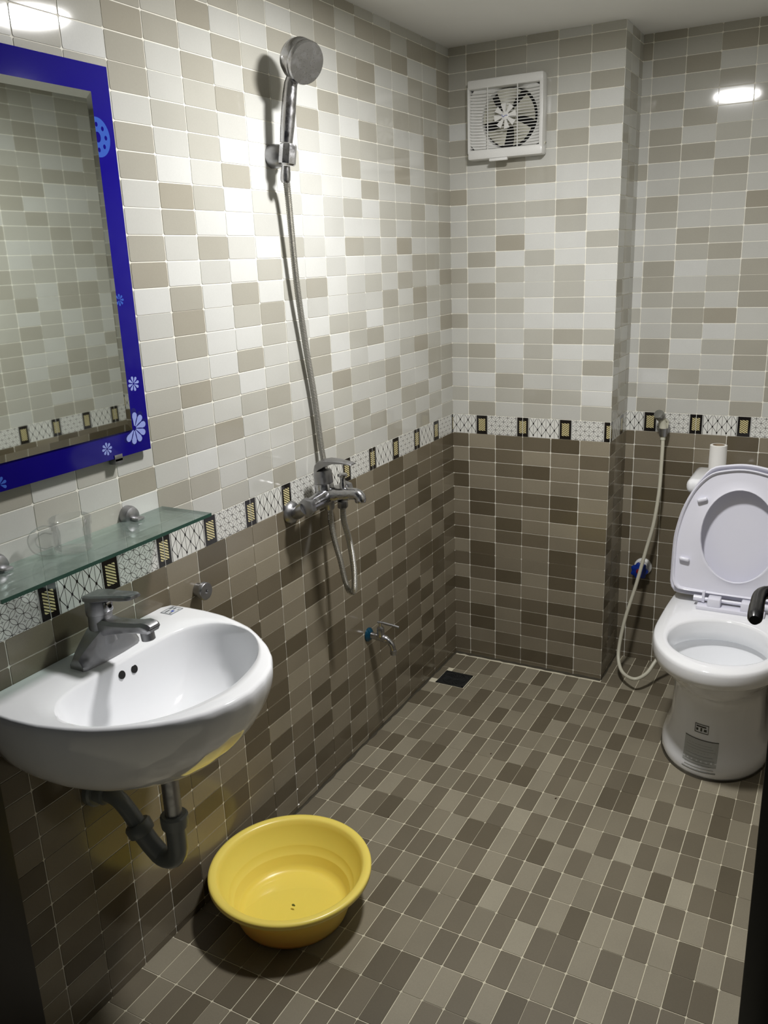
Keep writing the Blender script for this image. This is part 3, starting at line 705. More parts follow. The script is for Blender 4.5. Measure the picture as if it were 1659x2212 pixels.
b = MB(); b.lathe([(0.0085, 0.0), (0.0085, 0.018), (0.0070, 0.020), (0.0070, 0.033), (0.0125, 0.035), (0.0130, 0.039), (0.0110, 0.042)], CHROME, (XM + 0.052, 0, 0.027), n=20); b.build('diverter_knob', mx_)
b = MB()
b.lathe([(0.0242, 0.036), (0.0248, 0.046), (0.0245, 0.060), (0.0220, 0.070)], CHROME_D, (XM - 0.003, 0, 0.004), (-0.08, 0, 1), 26)
rs = []
for x, z0_, z1, w_ in ((-0.026, 0.060, 0.076, 0.015), (-0.020, 0.068, 0.090, 0.0195), (-0.008, 0.078, 0.1005, 0.0215), (0.010, 0.088, 0.1045, 0.021), (0.034, 0.096, 0.1045, 0.018), (0.060, 0.0975, 0.103, 0.015), (0.080, 0.0955, 0.100, 0.0145), (0.086, 0.0950, 0.098, 0.013)):
    rs.append([(XM + x, -w_, z0_), (XM + x, w_, z0_), (XM + x, w_, z1 - 0.002), (XM + x, w_ - 0.003, z1), (XM + x, -w_ + 0.003, z1), (XM + x, -w_, z1 - 0.002)])
b.rings(rs, CHROME_D); b.build('lever_handle', mx_, angle=40)
# hose outlet under the spout
b = MB(); b.lathe([(0.0125, 0), (0.0140, -0.003), (0.0140, -0.016), (0.0105, -0.019)], CHROME_D, (XM + 0.048, 0, -0.005), n=6); b.build('hose_outlet', mx_)

# hose: from the hand shower down behind the mixer, loop, back up to the outlet
ox, oy, oz = XM + 0.048, YM, ZM - 0.024
hose_pts = [(0.046, -1.026, 1.672), (0.034, -1.003, 1.63), (0.025, -0.978, 1.44), (0.019, -0.947, 1.283), (0.017, -0.917, 1.14), (0.019, -0.903, 1.013), (0.026, -0.901, 0.95), (0.030, -0.899, 0.90), (0.031, -0.896, 0.85), (0.032, -0.893, 0.785), (0.042, -0.893, 0.73), (0.055, -0.894, 0.685), (0.068, -0.898, 0.635), (0.083, -0.903, 0.605), (0.098, -0.906, 0.603), (0.106, -0.910, 0.625), (0.110, -0.916, 0.68), (0.113, -0.935, 0.76), (ox, oy + 0.003, 0.82), (ox, oy, oz)]
hs = spline(hose_pts, 26); 
b = MB(); L = 0; rad = []
P0 = hs[0]
tot = 0
out = [P0]
for a_, c_ in zip(hs[:-1], hs[1:]):
    tot += (c_ - a_).length
# resample evenly for the rings of the armoured hose
step = 0.0010; dist = 0; path = [hs[0]]; acc = 0
for a_, c_ in zip(hs[:-1], hs[1:]):
    d = (c_ - a_).length
    while acc + d >= step:
        t = (step - acc) / d; a_ = a_.lerp(c_, t); path.append(a_.copy()); d = (c_ - a_).length; acc = 0
    acc += d
rad = [0.0084 if (i // 2) % 2 == 0 else 0.0070 for i in range(len(path))]
b.tube(path, rad, mat('hose_metal', (0.50, 0.49, 0.455), 0.38, 1.0), 9)
tag(b.build('shower_hose', angle=30), 'long ribbed metal shower hose looping under the mixer tap', 'hose')

# hand shower and its wall holder
hb = MB(); hb.lathe([(0.026, 0.0012), (0.0265, 0.012), (0.024, 0.030), (0.019, 0.036)], CHROME_D, (0, -1.012, 1.712), (1, 0, 0), 28)
hb.tube([(0.028, -1.013, 1.712), (0.036, -1.015, 1.712)], 0.0175, CHROME_D, 20)
hb.lathe([(0.0160, -0.024), (0.0200, -0.020), (0.0200, 0.018), (0.0180, 0.022)], CHROME, (0.0525, -1.0205, 1.712), (0.12, 0.06, 1), 8)
tag(hb.build('shower_holder', angle=35), 'chrome wall bracket holding up the hand shower', 'bracket')
hsr = empty('hand_shower', (0.052, -1.021, 1.712)); tag(hsr, 'chrome hand shower with round head hanging high on the left wall', 'shower head')
HA = Vector((0.052, -1.0205, 1.735)); base = Vector((0.052, -1.021, 1.712))
b = MB(); hp = [Vector(p) - base for p in ((0.051, -1.021, 1.7365), (0.055, -1.0195, 1.765), (0.060, -1.0175, 1.80), (0.064, -1.015, 1.835), (0.067, -1.012, 1.857), (0.074, -1.009, 1.876))]
b.tube(hp, [0.0145, 0.0160, 0.0165, 0.0160, 0.0150, 0.0130], CHROME, 18); b.build('shower_handle', hsr)
hc = Vector((0.084, -1.003, 1.908)) - base; ax = Vector((0.80, -0.28, -0.42)).normalized()
b = MB(); b.lathe([(0.030, -0.020), (0.040, -0.012), (0.0445, 0.0), (0.0450, 0.020), (0.0440, 0.022), (0.0455, 0.024), (0.0455, 0.032), (0.0435, 0.036), (0.0385, 0.036)], CHROME, hc, ax, 40); b.build('shower_drum', hsr)
b = MB(); b.lathe([(0.0385, 0.0350), (0.030, 0.0352), (0.001, 0.0356)], mat('spray_face', (0.13, 0.13, 0.13), 0.35, 0.4), hc, ax, 36); 
u = ax.orthogonal().normalized(); w = ax.cross(u)
fc = b.build('spray_face', hsr); fc['label'] = 'dark grey spray plate of the shower head'
b = MB()
for rr, nn in ((0.010, 6), (0.019, 12), (0.028, 18)):
    for k in range(nn):
        a = 2 * math.pi * k / nn; c = hc + ax * 0.0354 + (u * math.cos(a) + w * math.sin(a)) * rr
        b.lathe([(0.0009, 0), (0.0007, 0.0006)], DARKM, c, ax, 5)
b.build('nozzles', fc)
b = MB(); b.lathe([(0.0098, 0.016), (0.0115, 0.0), (0.0115, -0.014), (0.0085, -0.020)], CHROME, Vector((0.047, -1.0255, 1.671)) - base, (0.08, 0.05, 1), 18); b.build('hose_nut', hsr)

# ---------------------------------------------------------------- low wall tap
tp = empty('wall_tap', (0, -0.670, 0.358)); tag(tp, 'small chrome garden tap with blue flange low on the left wall', 'faucet')
b = MB(); b.lathe([(0.0225, 0.0012), (0.0225, 0.005), (0.015, 0.012), (0.010, 0.013)], mat('blue_flange', (0.005, 0.06, 0.11), 0.2, 0.3), (0, 0, 0), (1, 0, 0), 28); b.build('tap_flange', tp)['label'] = 'dark blue flange of the tap'
b = MB(); b.tube(spline([(0.008, 0, 0), (0.03, 0, -0.001), (0.050, 0, -0.002), (0.068, 0, -0.006), (0.083, 0, -0.020), (0.088, 0, -0.038)], 5), [0.0105] * 5 + [0.0118] * 5 + [0.0118] * 5 + [0.0095] * 5 + [0.0088] * 5 + [0.0088], CHROME, 16)
b.lathe([(0.0115, 0), (0.0115, 0.028), (0.010, 0.031)], CHROME, (0.046, 0, 0.002), n=20); b.build('tap_body', tp)
b = MB(); b.lathe([(0.0100, 0.0), (0.0105, -0.012), (0.0085, -0.016)], CHROME_D, (0.0885, 0, -0.036), n=16); b.build('tap_nozzle', tp)
b = MB(); b.lathe([(0.0052, 0), (0.0050, 0.016)], CHROME, (0.046, 0, 0.032), n=12); b.tube([(0.036, 0, 0.0475), (0.050, 0.001, 0.0480), (0.085, 0.004, 0.044), (0.107, 0.006, 0.040)], [0.0032, 0.0046, 0.0042, 0.0045], CHROME_D, 10)
b.build('tap_lever', tp)

# ---------------------------------------------------------------- exhaust fan on the pier
x0, x1, z0, z1 = 0.083, 0.331, 1.768, 2.001
fn = empty('exhaust_fan', (x0, 0, z0)); tag(fn, 'square white exhaust fan with slatted grille high on the far wall', 'fan')
W_, H_, D_ = x1 - x0, z1 - z0, 0.045
b = MB()
b.box((0.0, -D_, H_ - 0.028), (W_, -0.0012, H_), PLASTIC_F, 0.006); b.box((0.0, -D_, 0), (W_, -0.0012, 0.030), PLASTIC_F, 0.007)
b.box((0.0, -D_ + 0.002, 0.02), (0.007, -0.0012, H_ - 0.02), PLASTIC_F, 0.001); b.box((W_ - 0.012, -D_ + 0.001, 0.02), (W_, -0.0012, H_ - 0.02), PLASTIC_F, 0.003)
b.build('fan_frame', fn)
# shroud with the round opening
cx, cz, RR = 0.132, 0.117, 0.092
b = MB(); sq = [(0.007, 0.03), (W_ - 0.012, 0.03), (W_ - 0.012, H_ - 0.028), (0.007, H_ - 0.028)]
P48 = polar(sq, (cx, cz), 48)
b.rings([[(p[0], -0.028, p[1]) for p in P48], [(cx + RR * math.cos(2 * math.pi * k / 48), -0.020, cz + RR * math.sin(2 * math.pi * k / 48)) for k in range(48)],
         [(cx + (RR - 0.004) * math.cos(2 * math.pi * k / 48), -0.004, cz + (RR - 0.004) * math.sin(2 * math.pi * k / 48)) for k in range(48)]], PLASTIC_F, False, False)
b.build('fan_shroud', fn)
b = MB(); b.lathe([(RR, -0.0), (RR, 0.0012)], DARKM, (cx, -0.0028, cz), (0, -1, 0), 40); b.build('fan_cavity', fn)
BL = mat('fan_blade_plastic', (0.52, 0.51, 0.43), 0.4, var=0.15)
hub = (cx - 0.004, -0.018, cz + 0.002)
bl = MB()
for k in range(5):
    a0 = 2 * math.pi * k / 5 + 0.5; rs = []
    for t in range(5):
        r = 0.022 + 0.062 * t / 4; wd = 0.36 + 0.12 * t / 4; row = []
        for q in range(5):
            a = a0 + wd * (q / 2 - 1) - 0.05 * t; row.append((hub[0] + r * math.cos(a), -0.012 - 0.007 * (q / 2 - 1), hub[2] + r * math.sin(a)))
        for q in range(4, -1, -1):
            a = a0 + wd * (q / 2 - 1) - 0.05 * t; row.append((hub[0] + r * math.cos(a), -0.0105 - 0.007 * (q / 2 - 1), hub[2] + r * math.sin(a)))
        rs.append(row)
    b = MB(); b.rings(rs, BL); b.build('fan_blade', fn)
b = MB(); b.lathe([(0.026, 0.004), (0.025, 0.014), (0.021, 0.016)], BL, (hub[0], 0, hub[2]), (0, -1, 0), 32); b.build('fan_hub', fn)
# grille: thin horizontal bars with two uprights
zz = 0.036
while zz < H_ - 0.030:
    b = MB(); b.tube([(0.007, -D_ + 0.006, zz), (0.06, -D_ + 0.004, zz), (W_ - 0.06, -D_ + 0.004, zz), (W_ - 0.012, -D_ + 0.006, zz)], 0.0013, PLASTIC_F, 6); b.build('grille_bar', fn)
    zz += 0.0088
for xx in (0.068, 0.166):
    b = MB(); b.box((xx - 0.0014, -D_ + 0.002, 0.028), (xx + 0.0014, -D_ + 0.006, H_ - 0.026), PLASTIC_F, 0.0004); b.build('grille_upright', fn)
ros = empty('grille_rosette', (hub[0], -D_ - 0.001, hub[2])); ros.parent = fn
b = MB()
for k in range(8):
    a = 2 * math.pi * k / 8 + 0.15; w0, w1 = 0.17, 0.24; row0 = []; row1 = []
    q = [(0.009, -0.30), (0.037, -w1), (0.037, w1), (0.009, 0.30)]
    for r, da in q:
        row0.append((r * math.cos(a + da), 0.0012, r * math.sin(a + da))); row1.append((r * math.cos(a + da), -0.0022, r * math.sin(a + da)))
    b.rings([row0, row1], PLASTIC_F)
b.build('rosette_petals', ros, smooth=False)
b = MB(); b.lathe([(0.012, -0.001), (0.012, 0.0035), (0.010, 0.0045)], PLASTIC_F, (0, 0, 0), (0, -1, 0), 24)
b.build('rosette_button', ros)
b = MB()
for p, q in (((-0.009, 0.001), (-0.004, -0.003)), ((-0.004, -0.003), (0.001, 0.001)), ((0.001, 0.001), (0.009, 0.001)), ((-0.009, 0.001), (-0.009, 0.005))):
    b.tube([(p[0], -0.0048, p[1]), (q[0], -0.0048, q[1])], 0.0008, ST_BL, 5)
ros.parent = None
bpy.data.objects.remove(ros.children[0]) if False else None
for c in list(ros.children): c.parent = fn; c.location = ros.location
lg = b.build('rosette_mark', None); lg.parent = fn; lg.location = ros.location; lg['label'] = 'tiny blue mark on the rosette'
bpy.data.objects.remove(ros)
b = MB(); b.box((0.075, -D_ - 0.004, -0.008), (0.135, -D_ + 0.008, 0.0005), PLASTIC_F, 0.002); b.build('pull_tab', fn)
b = MB(); b.lathe([(0.004, 0), (0.004, 0.003)], CREAM_P, (W_ - 0.0005, -0.018, 0.034), (1, 0, 0), 14); b.lathe([(0.0024, 0.003), (0.0024, 0.0034)], DARKM, (W_ - 0.0005, -0.018, 0.034), (1, 0, 0), 12); b.build('cord_socket', fn)

# ---------------------------------------------------------------- toilet
XT = 0.987
to = empty('toilet', (XT, 0, 0)); tag(to, 'white ceramic toilet with raised seat and lid at the recess wall', 'toilet')
NT = 72
def outline(a, vf, vb, vc, z, p=1.0, pb=0.55):
    o = []
    for j in range(NT):
        t = 2 * math.pi * j / NT; c, s = math.cos(t), math.sin(t)
        if s >= 0: o.append((a * math.copysign(abs(c) ** p, c), -(vc + (vf - vc) * abs(s) ** p), z))
        else: o.append((a * math.copysign(abs(c) ** pb, c), -(vc - (vc - vb) * abs(s) ** 0.75), z))
    return o
b = MB(); R_ = []
for a, vf, vb, z in ((0.152, 0.468, -0.12, 0.0012), (0.156, 0.474, -0.12, 0.014), (0.155, 0.472, -0.12, 0.034), (0.149, 0.463, -0.12, 0.050), (0.141, 0.450, -0.12, 0.066), (0.134, 0.437, -0.12, 0.10), (0.131, 0.426, -0.12, 0.15), (0.130, 0.420, -0.12, 0.19),
                     (0.132, 0.424, -0.12, 0.215), (0.137, 0.440, -0.12, 0.250), (0.147, 0.472, -0.13, 0.282), (0.160, 0.512, -0.15, 0.310), (0.172, 0.545, -0.17, 0.330), (0.177, 0.555, -0.18, 0.336),
                     (0.185, 0.568, -0.185, 0.338), (0.189, 0.577, -0.19, 0.345), (0.1905, 0.580, -0.19, 0.362), (0.190, 0.580, -0.19, 0.382), (0.188, 0.577, -0.188, 0.390), (0.184, 0.572, -0.184, 0.3945)):
    R_.append(outline(a, vf, vb, 0.30 if z > 0.3 else 0.25, z, 0.97, 0.42))
def ell(a, vc, vl, z): return [(a * math.cos(2 * math.pi * j / NT), -(vc + vl * math.sin(2 * math.pi * j / NT)), z) for j in range(NT)]
for a, vc, vl, z in ((0.148, 0.371, 0.158, 0.3965), (0.143, 0.371, 0.152, 0.3945), (0.140, 0.371, 0.149, 0.389), (0.139, 0.371, 0.147, 0.36), (0.139, 0.371, 0.147, 0.335), (0.142, 0.371, 0.150, 0.332), (0.152, 0.371, 0.162, 0.331),
                     (0.154, 0.371, 0.164, 0.322), (0.140, 0.365, 0.150, 0.300), (0.110, 0.35, 0.125, 0.262), (0.078, 0.33, 0.085, 0.225), (0.05, 0.31, 0.05, 0.205), (0.03, 0.30, 0.03, 0.20)):
    R_.append(ell(a, vc, vl, z))
b.rings(R_, WHITE_CER); b.build('toilet_bowl', to, angle=50)
b = MB(); b.add([(0.088 * math.cos(2 * math.pi * k / 40), -(0.335 + 0.10 * math.sin(2 * math.pi * k / 40)), 0.240) for k in range(40)], [list(range(40))], thin_glass('bowl_water', (0.95, 0.97, 0.97), 0.0, (1, 1, 1), 1.0, 0.01)); b.build('bowl_water', to)
# joint of sealant round the foot
b = MB(); b.rings([outline(0.158, 0.477, -0.12, 0.25, 0.0011, 0.97, 0.42), outline(0.1555, 0.473, -0.12, 0.25, 0.006, 0.97, 0.42)], GRIME, False, False); b.build('foot_seal', to)
# cistern
b = MB(); b.box((-0.172, -0.195, 0.396), (0.172, -0.012, 0.714), WHITE_CER, 0.022, 4, Matrix.Translation((0, 0.207, 0))); b.build('cistern', to)
b = MB(); b.box((-0.178, -0.206, 0.7165), (0.178, -0.004, 0.765), WHITE_CER, 0.020, 4, Matrix.Translation((0, 0.210, 0))); cl = b.build('cistern_lid', to)
b = MB(); b.lathe([(0.026, 0.7645), (0.026, 0.769), (0.022, 0.771)], CHROME, (-0.01, 0.115, 0), n=28); b.build('flush_button', to)
# seat and lid in their leaning plane
LEAN = 0.16
def plane_basis(tilt): return Vector((0, math.sin(tilt), math.cos(tilt))), Vector((0, -math.cos(tilt), math.sin(tilt)))
def seatpoly(hw, wl, foot=0.0):
    h = [(0.0, foot), (hw * 0.80, foot), (hw * 0.93, foot + 0.008), (hw * 0.99, foot + 0.030), (hw, foot + 0.075), (hw, 0.16), (hw * 0.97, 0.21), (hw * 0.89, 0.275), (hw * 0.74, 0.34), (hw * 0.52, wl - 0.022), (hw * 0.27, wl - 0.006), (0, wl)]
    return h + [(-x, y) for x, y in h[1:-1]][::-1]
hole = [(0.108 * math.cos(t), 0.198 + (0.145 if math.sin(t) > 0 else 0.142) * math.sin(t)) for t in [2 * math.pi * k / 40 for k in range(40)]]
SO = Vector((0, -0.116, 0.424))
Wv, Nv = plane_basis(0.13)
def pl3(o, W, N, u, w, d): return o + Vector((1, 0, 0)) * u + W * w + N * d
NS = 96
OP = polar(smooth_closed(seatpoly(0.184, 0.408, 0.012), 4), (0, 0.2), NS); HP = polar(hole, (0, 0.2), NS)
b = MB(); rs = []
for t, d in ((0, -0.006), (0, 0.0045), (0.02, 0.0060), (0.06, 0.0055), (0.12, 0.0030), (0.5, 0.0015), (0.90, 0.0015), (0.93, 0.0085), (0.965, 0.0105), (0.99, 0.0095), (1.0, 0.007), (1.0, -0.006), (0.96, -0.012), (0.5, -0.016), (0.06, -0.012)):
    rs.append([pl3(SO, Wv, Nv, h[0] + (o_[0] - h[0]) * t, h[1] + (o_[1] - h[1]) * t, d) for h, o_ in zip(HP, OP)])
rs.append(rs[0]); b.rings(rs, PLASTIC_W, False, False); seat = b.build('toilet_seat', to, angle=50)
for u_, w_, an in ((-0.112, 0.305, -0.35), (-0.150, 0.112, 0.12), (0.112, 0.305, 0.35), (0.150, 0.112, -0.12)):
    b = MB(); M_ = Matrix.Translation(pl3(SO, Wv, Nv, u_, w_, 0.002)) @ Matrix(((1, 0, 0, 0), (0, Nv.y, Wv.y, 0), (0, Nv.z, Wv.z, 0), (0, 0, 0, 1))) @ Matrix.Rotation(an, 4, 'Y')
    b.box((-0.0155, 0, -0.006), (0.0155, 0.014, 0.006), PLASTIC_W, 0.005, 3, M_); b.build('seat_buffer', seat)
LO_ = Vector((0, -0.074, 0.415)); Wl, Nl = plane_basis(0.115)
OPL = polar(smooth_closed(seatpoly(0.194, 0.424, -0.006), 4), (0, 0.2), NS); 
b = MB(); rs = []
for s, d in ((0.02, -0.001), (0.5, -0.001), (0.93, 0.0), (0.96, 0.009), (0.985, 0.0115), (1.0, 0.009), (1.0, -0.002), (0.985, -0.008), (0.9, -0.013), (0.5, -0.016), (0.02, -0.017)):
    rs.append([pl3(LO_, Wl, Nl, p[0] * s, 0.2 + (p[1] - 0.2) * s, d) for p in OPL])
b.rings(rs, PLASTIC_W); b.build('toilet_lid', to, angle=50)
b = MB(); b.box((-0.098, -0.165, 0.3958), (0.098, -0.125, 0.408), PLASTIC_W, 0.003)
for s_ in (-1, 1):
    b.box((s_ * 0.048 - 0.019, -0.160, 0.404), (s_ * 0.048 + 0.019, -0.118, 0.434), PLASTIC_W, 0.004)
    b.lathe([(0.0095, -0.013), (0.0095, 0.013)], PLASTIC_W, (s_ * 0.098, -0.128, 0.420), (1, 0, 0), 18); b.box((s_ * 0.082 - 0.004, -0.136, 0.410), (s_ * 0.082 + 0.004, -0.118, 0.446), PLASTIC_W, 0.001)
b.tube([(-0.09, -0.128, 0.420), (0.09, -0.128, 0.420)], 0.006, PLASTIC_W, 12)
b.build('seat_hinge', to)
# printed stickers on the foot, following its curve
def foot_pt(u, z):
    T = ((0.0012, 0.152, 0.468), (0.014, 0.156, 0.474), (0.034, 0.155, 0.472), (0.050, 0.149, 0.463), (0.066, 0.141, 0.450), (0.10, 0.134, 0.437), (0.15, 0.131, 0.426), (0.19, 0.130, 0.420))
    for (z0_, a0, v0), (z1_, a1, v1) in zip(T[:-1], T[1:]):
        if z0_ <= z <= z1_: t = (z - z0_) / (z1_ - z0_); a = a0 + (a1 - a0) * t; v = v0 + (v1 - v0) * t; break
    c = max(-0.99, min(0.99, u / a)); c = math.copysign(abs(c) ** (1 / 0.97), c); s = math.sqrt(1 - c * c) ** 0.97
    return Vector((u, -(0.25 + (v - 0.25) * s) - 0.0009, z))
def foot_patch(bm_, u0, u1, z0_, z1_, m, off=0.0, nu=10, nz=4):
    g_ = [[foot_pt(u0 + (u1 - u0) * i / nu, z0_ + (z1_ - z0_) * j / nz) + Vector((0, -off, 0)) for i in range(nu + 1)] for j in range(nz + 1)]
    bm_.add([p for r in g_ for p in r], [(j * (nu + 1) + i, j * (nu + 1) + i + 1, (j + 1) * (nu + 1) + i + 1, (j + 1) * (nu + 1) + i) for j in range(nz) for i in range(nu)], m)
STG = mat('sticker_grey', (0.52, 0.53, 0.52), 0.35); STD = mat('sticker_dark', (0.07, 0.07, 0.06), 0.4)
b = MB(); foot_patch(b, -0.067, 0.028, 0.024, 0.106, STG)
foot_patch(b, -0.067, 0.028, 0.1005, 0.106, STD, 0.0003, 10, 1)
for k in range(9): foot_patch(b, -0.060, 0.022 - 0.006 * (k % 3), 0.034 + k * 0.007, 0.0352 + k * 0.007, mat('sticker_line', (0.34, 0.35, 0.34), 0.4), 0.0003, 8, 1)
foot_patch(b, -0.067, 0.028, 0.024, 0.0252, STD, 0.0003, 10, 1)
b.build('sticker', to, smooth=False)['label'] = 'grey instruction sticker with a dark top strip'
b = MB(); foot_patch(b, -0.042, -0.003, 0.124, 0.1260, STD, 0.0002, 6, 1); foot_patch(b, -0.042, -0.003, 0.1475, 0.1495, STD, 0.0002, 6, 1); foot_patch(b, -0.042, -0.0405, 0.124, 0.1495, STD, 0.0002, 1, 4); foot_patch(b, -0.0045, -0.003, 0.124, 0.1495, STD, 0.0002, 1, 4)
for u0, u1, z0_, z1_ in ((-0.038, -0.032, 0.130, 0.137), (-0.026, -0.021, 0.129, 0.139), (-0.016, -0.008, 0.130, 0.137), (-0.038, -0.010, 0.1405, 0.1445)): foot_patch(b, u0, u1, z0_, z1_, STD, 0.0002, 3, 1)
b.build('sticker', to, smooth=False)['label'] = 'small dark framed label above the larger sticker'

# toilet paper on the cistern
rl = empty('toilet_roll', (0.889, 0.090, 0.7655)); tag(rl, 'thin white toilet paper roll standing on the toilet cistern', 'toilet paper')
PAPER = mat('paper', (0.80, 0.79, 0.76), 0.9, bump=0.3, bscale=200, bdist=0.0005)
b = MB(); b.lathe([(0.0250, 0.0), (0.0260, 0.0015), (0.0265, 0.05), (0.0260, 0.099), (0.0245, 0.100), (0.0185, 0.100), (0.0185, 0.0), (0.0250, 0.0)], PAPER, n=36, cap0=False, cap1=False); b.build('paper_wrap', rl)
b = MB(); b.lathe([(0.0184, 0.0002), (0.0184, 0.1002), (0.0174, 0.1002), (0.0174, 0.0002), (0.0184, 0.0002)], mat('cardboard', (0.36, 0.28, 0.19), 0.9), n=30, cap0=False, cap1=False); b.build('cardboard_core', rl)

# ---------------------------------------------------------------- bidet sprayer, holder, hose, stop valve
ho_ = MB(); ho_.box((0.682, YR - 0.022, 0.868), (0.712, YR - 0.0012, 0.898), CHROME_D, 0.003); ho_.tube([(0.697, YR - 0.034, 0.862), (0.697, YR - 0.034, 0.890)], [0.013, 0.016], CHROME_D, 16)
tag(ho_.build('sprayer_holder'), 'metal wall clip holding the bidet sprayer on the recess wall', 'bracket')
bs = empty('bidet_sprayer', (0.697, YR - 0.036, 0.872)); tag(bs, 'cream bidet sprayer with a grey head hanging on the recess wall', 'sprayer')
b = MB(); b.tube(spline([(0.0, 0.0, -0.022), (0.0, 0.0, 0.005), (-0.002, -0.003, 0.03), (-0.006, -0.010, 0.052)], 5), [0.0085] * 5 + [0.0125] * 5 + [0.0120] * 5 + [0.0125], CREAM_P, 16); b.build('sprayer_grip', bs)
b = MB(); b.lathe([(0.0120, -0.016), (0.0165, -0.006), (0.0175, 0.010), (0.0150, 0.017), (0.006, 0.019)], mat('grey_spray_head', (0.25, 0.25, 0.23), 0.18, 0.5), (-0.010, -0.016, 0.062), (-0.25, -0.72, 0.5), 24); b.build('sprayer_head', bs)
b = MB(); b.tube([(0.006, -0.006, 0.050), (0.012, 0.004, 0.040), (0.010, 0.006, 0.015)], [0.004, 0.005, 0.004], CREAM_P, 8); b.build('sprayer_trigger', bs)
b = MB()
hp = [(0.697, YR - 0.036, 0.855), (0.698, 0.186, 0.83), (0.698, 0.182, 0.755), (0.698, 0.172, 0.674), (0.688, 0.16, 0.558), (0.668, 0.150, 0.456), (0.645, 0.125, 0.330), (0.621, 0.100, 0.220), (0.609, 0.078, 0.127), (0.613, 0.048, 0.072), (0.640, 0.002, 0.046),
      (0.690, -0.042, 0.052), (0.722, -0.006, 0.062), (0.742, 0.035, 0.093), (0.775, 0.080, 0.150), (0.815, 0.150, 0.19), (0.83, YR - 0.01, 0.21)]
hp = [(x, min(y, YR - 0.009), z) for x, y, z in hp]
b.tube(spline(hp, 8), 0.0064, mat('cream_hose', (0.60, 0.58, 0.47), 0.38), 12)
tag(b.build('sprayer_hose'), 'cream rubber hose looping from the bidet sprayer to the toilet', 'hose')
vk = empty('stop_valve', (0.642, YR, 0.364)); tag(vk, 'small stop valve with a blue lobed knob on the recess wall', 'valve')
b = MB(); b.lathe([(0.031, 0.0012), (0.031, 0.008), (0.024, 0.014)], PLASTIC_F, (0.006, 0, 0.008), (0, -1, 0), 26); b.build('valve_flange', vk)
b = MB(); b.lathe([(0.012, 0.006), (0.012, 0.030), (0.008, 0.032)], CHROME_D, (0, 0, 0.0), (0, -1, 0), 18); b.build('valve_body', vk)
b = MB(); row0 = []; row1 = []; row2 = []
for k in range(48):
    t = 2 * math.pi * k / 48; r = 0.0285 + 0.003 * math.cos(7 * t)
    row0.append((r * math.cos(t), -0.030, r * math.sin(t))); row1.append((r * math.cos(t), -0.040, r * math.sin(t))); row2.append((r * 0.85 * math.cos(t), -0.0425, r * 0.85 * math.sin(t)))
b.rings([row0, row1, row2], mat('blue_knob', (0.006, 0.03, 0.26), 0.3)); kb = b.build('valve_knob', vk, angle=50); kb['label'] = 'blue seven-lobed knob'
b = MB(); b.lathe([(0.010, 0.0425), (0.010, 0.0440), (0.0085, 0.0447)], mat('red_cap', (0.22, 0.012, 0.02), 0.35), (0, 0, 0), (0, -1, 0), 22); b.build('knob_cap', kb)['label'] = 'dark red centre cap'

# ---------------------------------------------------------------- yellow plastic basin on the floor
yb = empty('plastic_basin', (0.2, -1.417, 0.0012)); tag(yb, 'round yellow plastic basin with a little water on the floor', 'basin')
b = MB(); b.lathe([(0.001, 0.002), (0.118, 0.002), (0.124, 0.0), (0.129, 0.002), (0.133, 0.012), (0.150, 0.062), (0.167, 0.104), (0.1745, 0.108), (0.176, 0.110), (0.179, 0.107), (0.1885, 0.1065), (0.1905, 0.1085), (0.191, 0.117), (0.1895, 0.1205), (0.184, 0.1218), (0.1745, 0.121), (0.1695, 0.117),
                   (0.166, 0.106), (0.1500, 0.066), (0.1475, 0.0635), (0.1465, 0.061), (0.140, 0.044), (0.1375, 0.0425), (0.1365, 0.040), (0.130, 0.020), (0.124, 0.0095), (0.112, 0.0062), (0.075, 0.0060), (0.072, 0.0050), (0.001, 0.0050)], YELLOW, n=96, cap0=False, cap1=False)
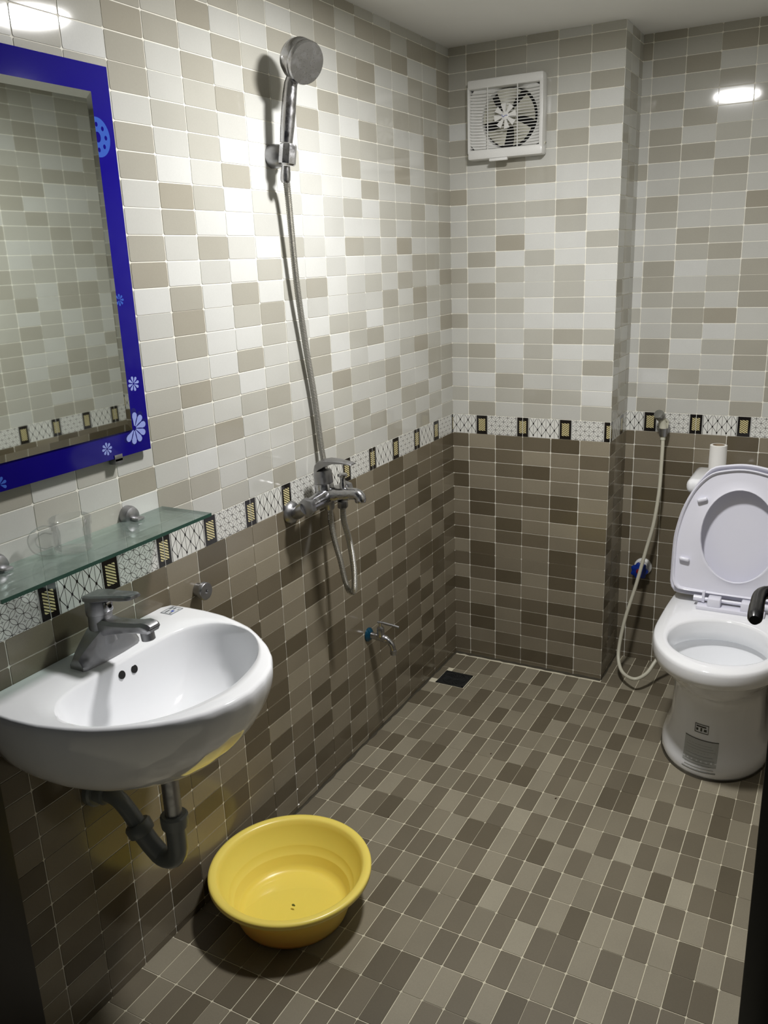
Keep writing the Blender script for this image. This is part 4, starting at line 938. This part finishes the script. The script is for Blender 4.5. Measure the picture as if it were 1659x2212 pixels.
b.build('basin_shell', yb, angle=60)
b = MB(); b.lathe([(0.1275, 0.0148), (0.001, 0.0148)], thin_glass('clear_water', (0.99, 0.99, 0.97), 0.0, (1, 1, 1), 1.0, 0.01), n=72, cap0=False, cap1=False); wt = b.build('water', yb); wt['label'] = 'shallow clear water in the basin'
b = MB(); b.tube([(0.003, -0.008, 0.0156), (0.007, -0.0075, 0.0162), (0.011, -0.008, 0.0158)], [0.0022, 0.0026, 0.0012], mat('leaf_bit', (0.10, 0.12, 0.02), 0.7), 6); 
b.build('floating_bit', yb)['label'] = 'tiny olive scrap floating in the water'

# ---------------------------------------------------------------- open door at the right with black lever
dl = MB(); dl.box((1.200, YF + 0.008, 0.008), (1.230, -1.380, 1.985), WOOD_D, 0.0015)
d1 = dl.build('door_1'); d1['kind'] = 'structure'
b = MB(); b.lathe([(0.024, 0.0002), (0.024, 0.006), (0.021, 0.008)], BLACK_P, (1.200, -1.445, 0.975), (-1, 0, 0), 28); 
b.build('handle_rose', d1)
b = MB(); hp = spline([(1.194, -1.445, 0.975), (1.170, -1.445, 0.975), (1.156, -1.452, 0.975), (1.149, -1.470, 0.975), (1.149, -1.510, 0.974), (1.151, -1.560, 0.973)], 6)
b.tube(hp, [0.0095] * 12 + [0.0100] * 12 + [0.0105] * 5 + [0.0100, 0.007], BLACK_P, 18); b.build('door_handle', d1)['label'] = 'black lever handle of the open door'
# dry specks on the floor
for i, (x, y, s_) in enumerate(((0.631, -0.743, 1.0), (0.384, -0.61, 0.8), (0.245, -1.02, 0.7))):
    b = MB(); b.tube([(x - 0.002 * s_, y, 0.0022), (x, y + 0.002 * s_, 0.0030), (x + 0.0015 * s_, y + 0.005 * s_, 0.0022)], [0.0012 * s_, 0.0018 * s_, 0.0008 * s_], mat('dry_speck', (0.07, 0.035, 0.015), 0.8), 6)
    tag(b.build('dirt_speck'), ('tiny brown speck in the middle of the floor', 'tiny dark speck on the floor near the low tap', 'tiny dark speck on the floor beyond the yellow basin')[i], 'dirt')
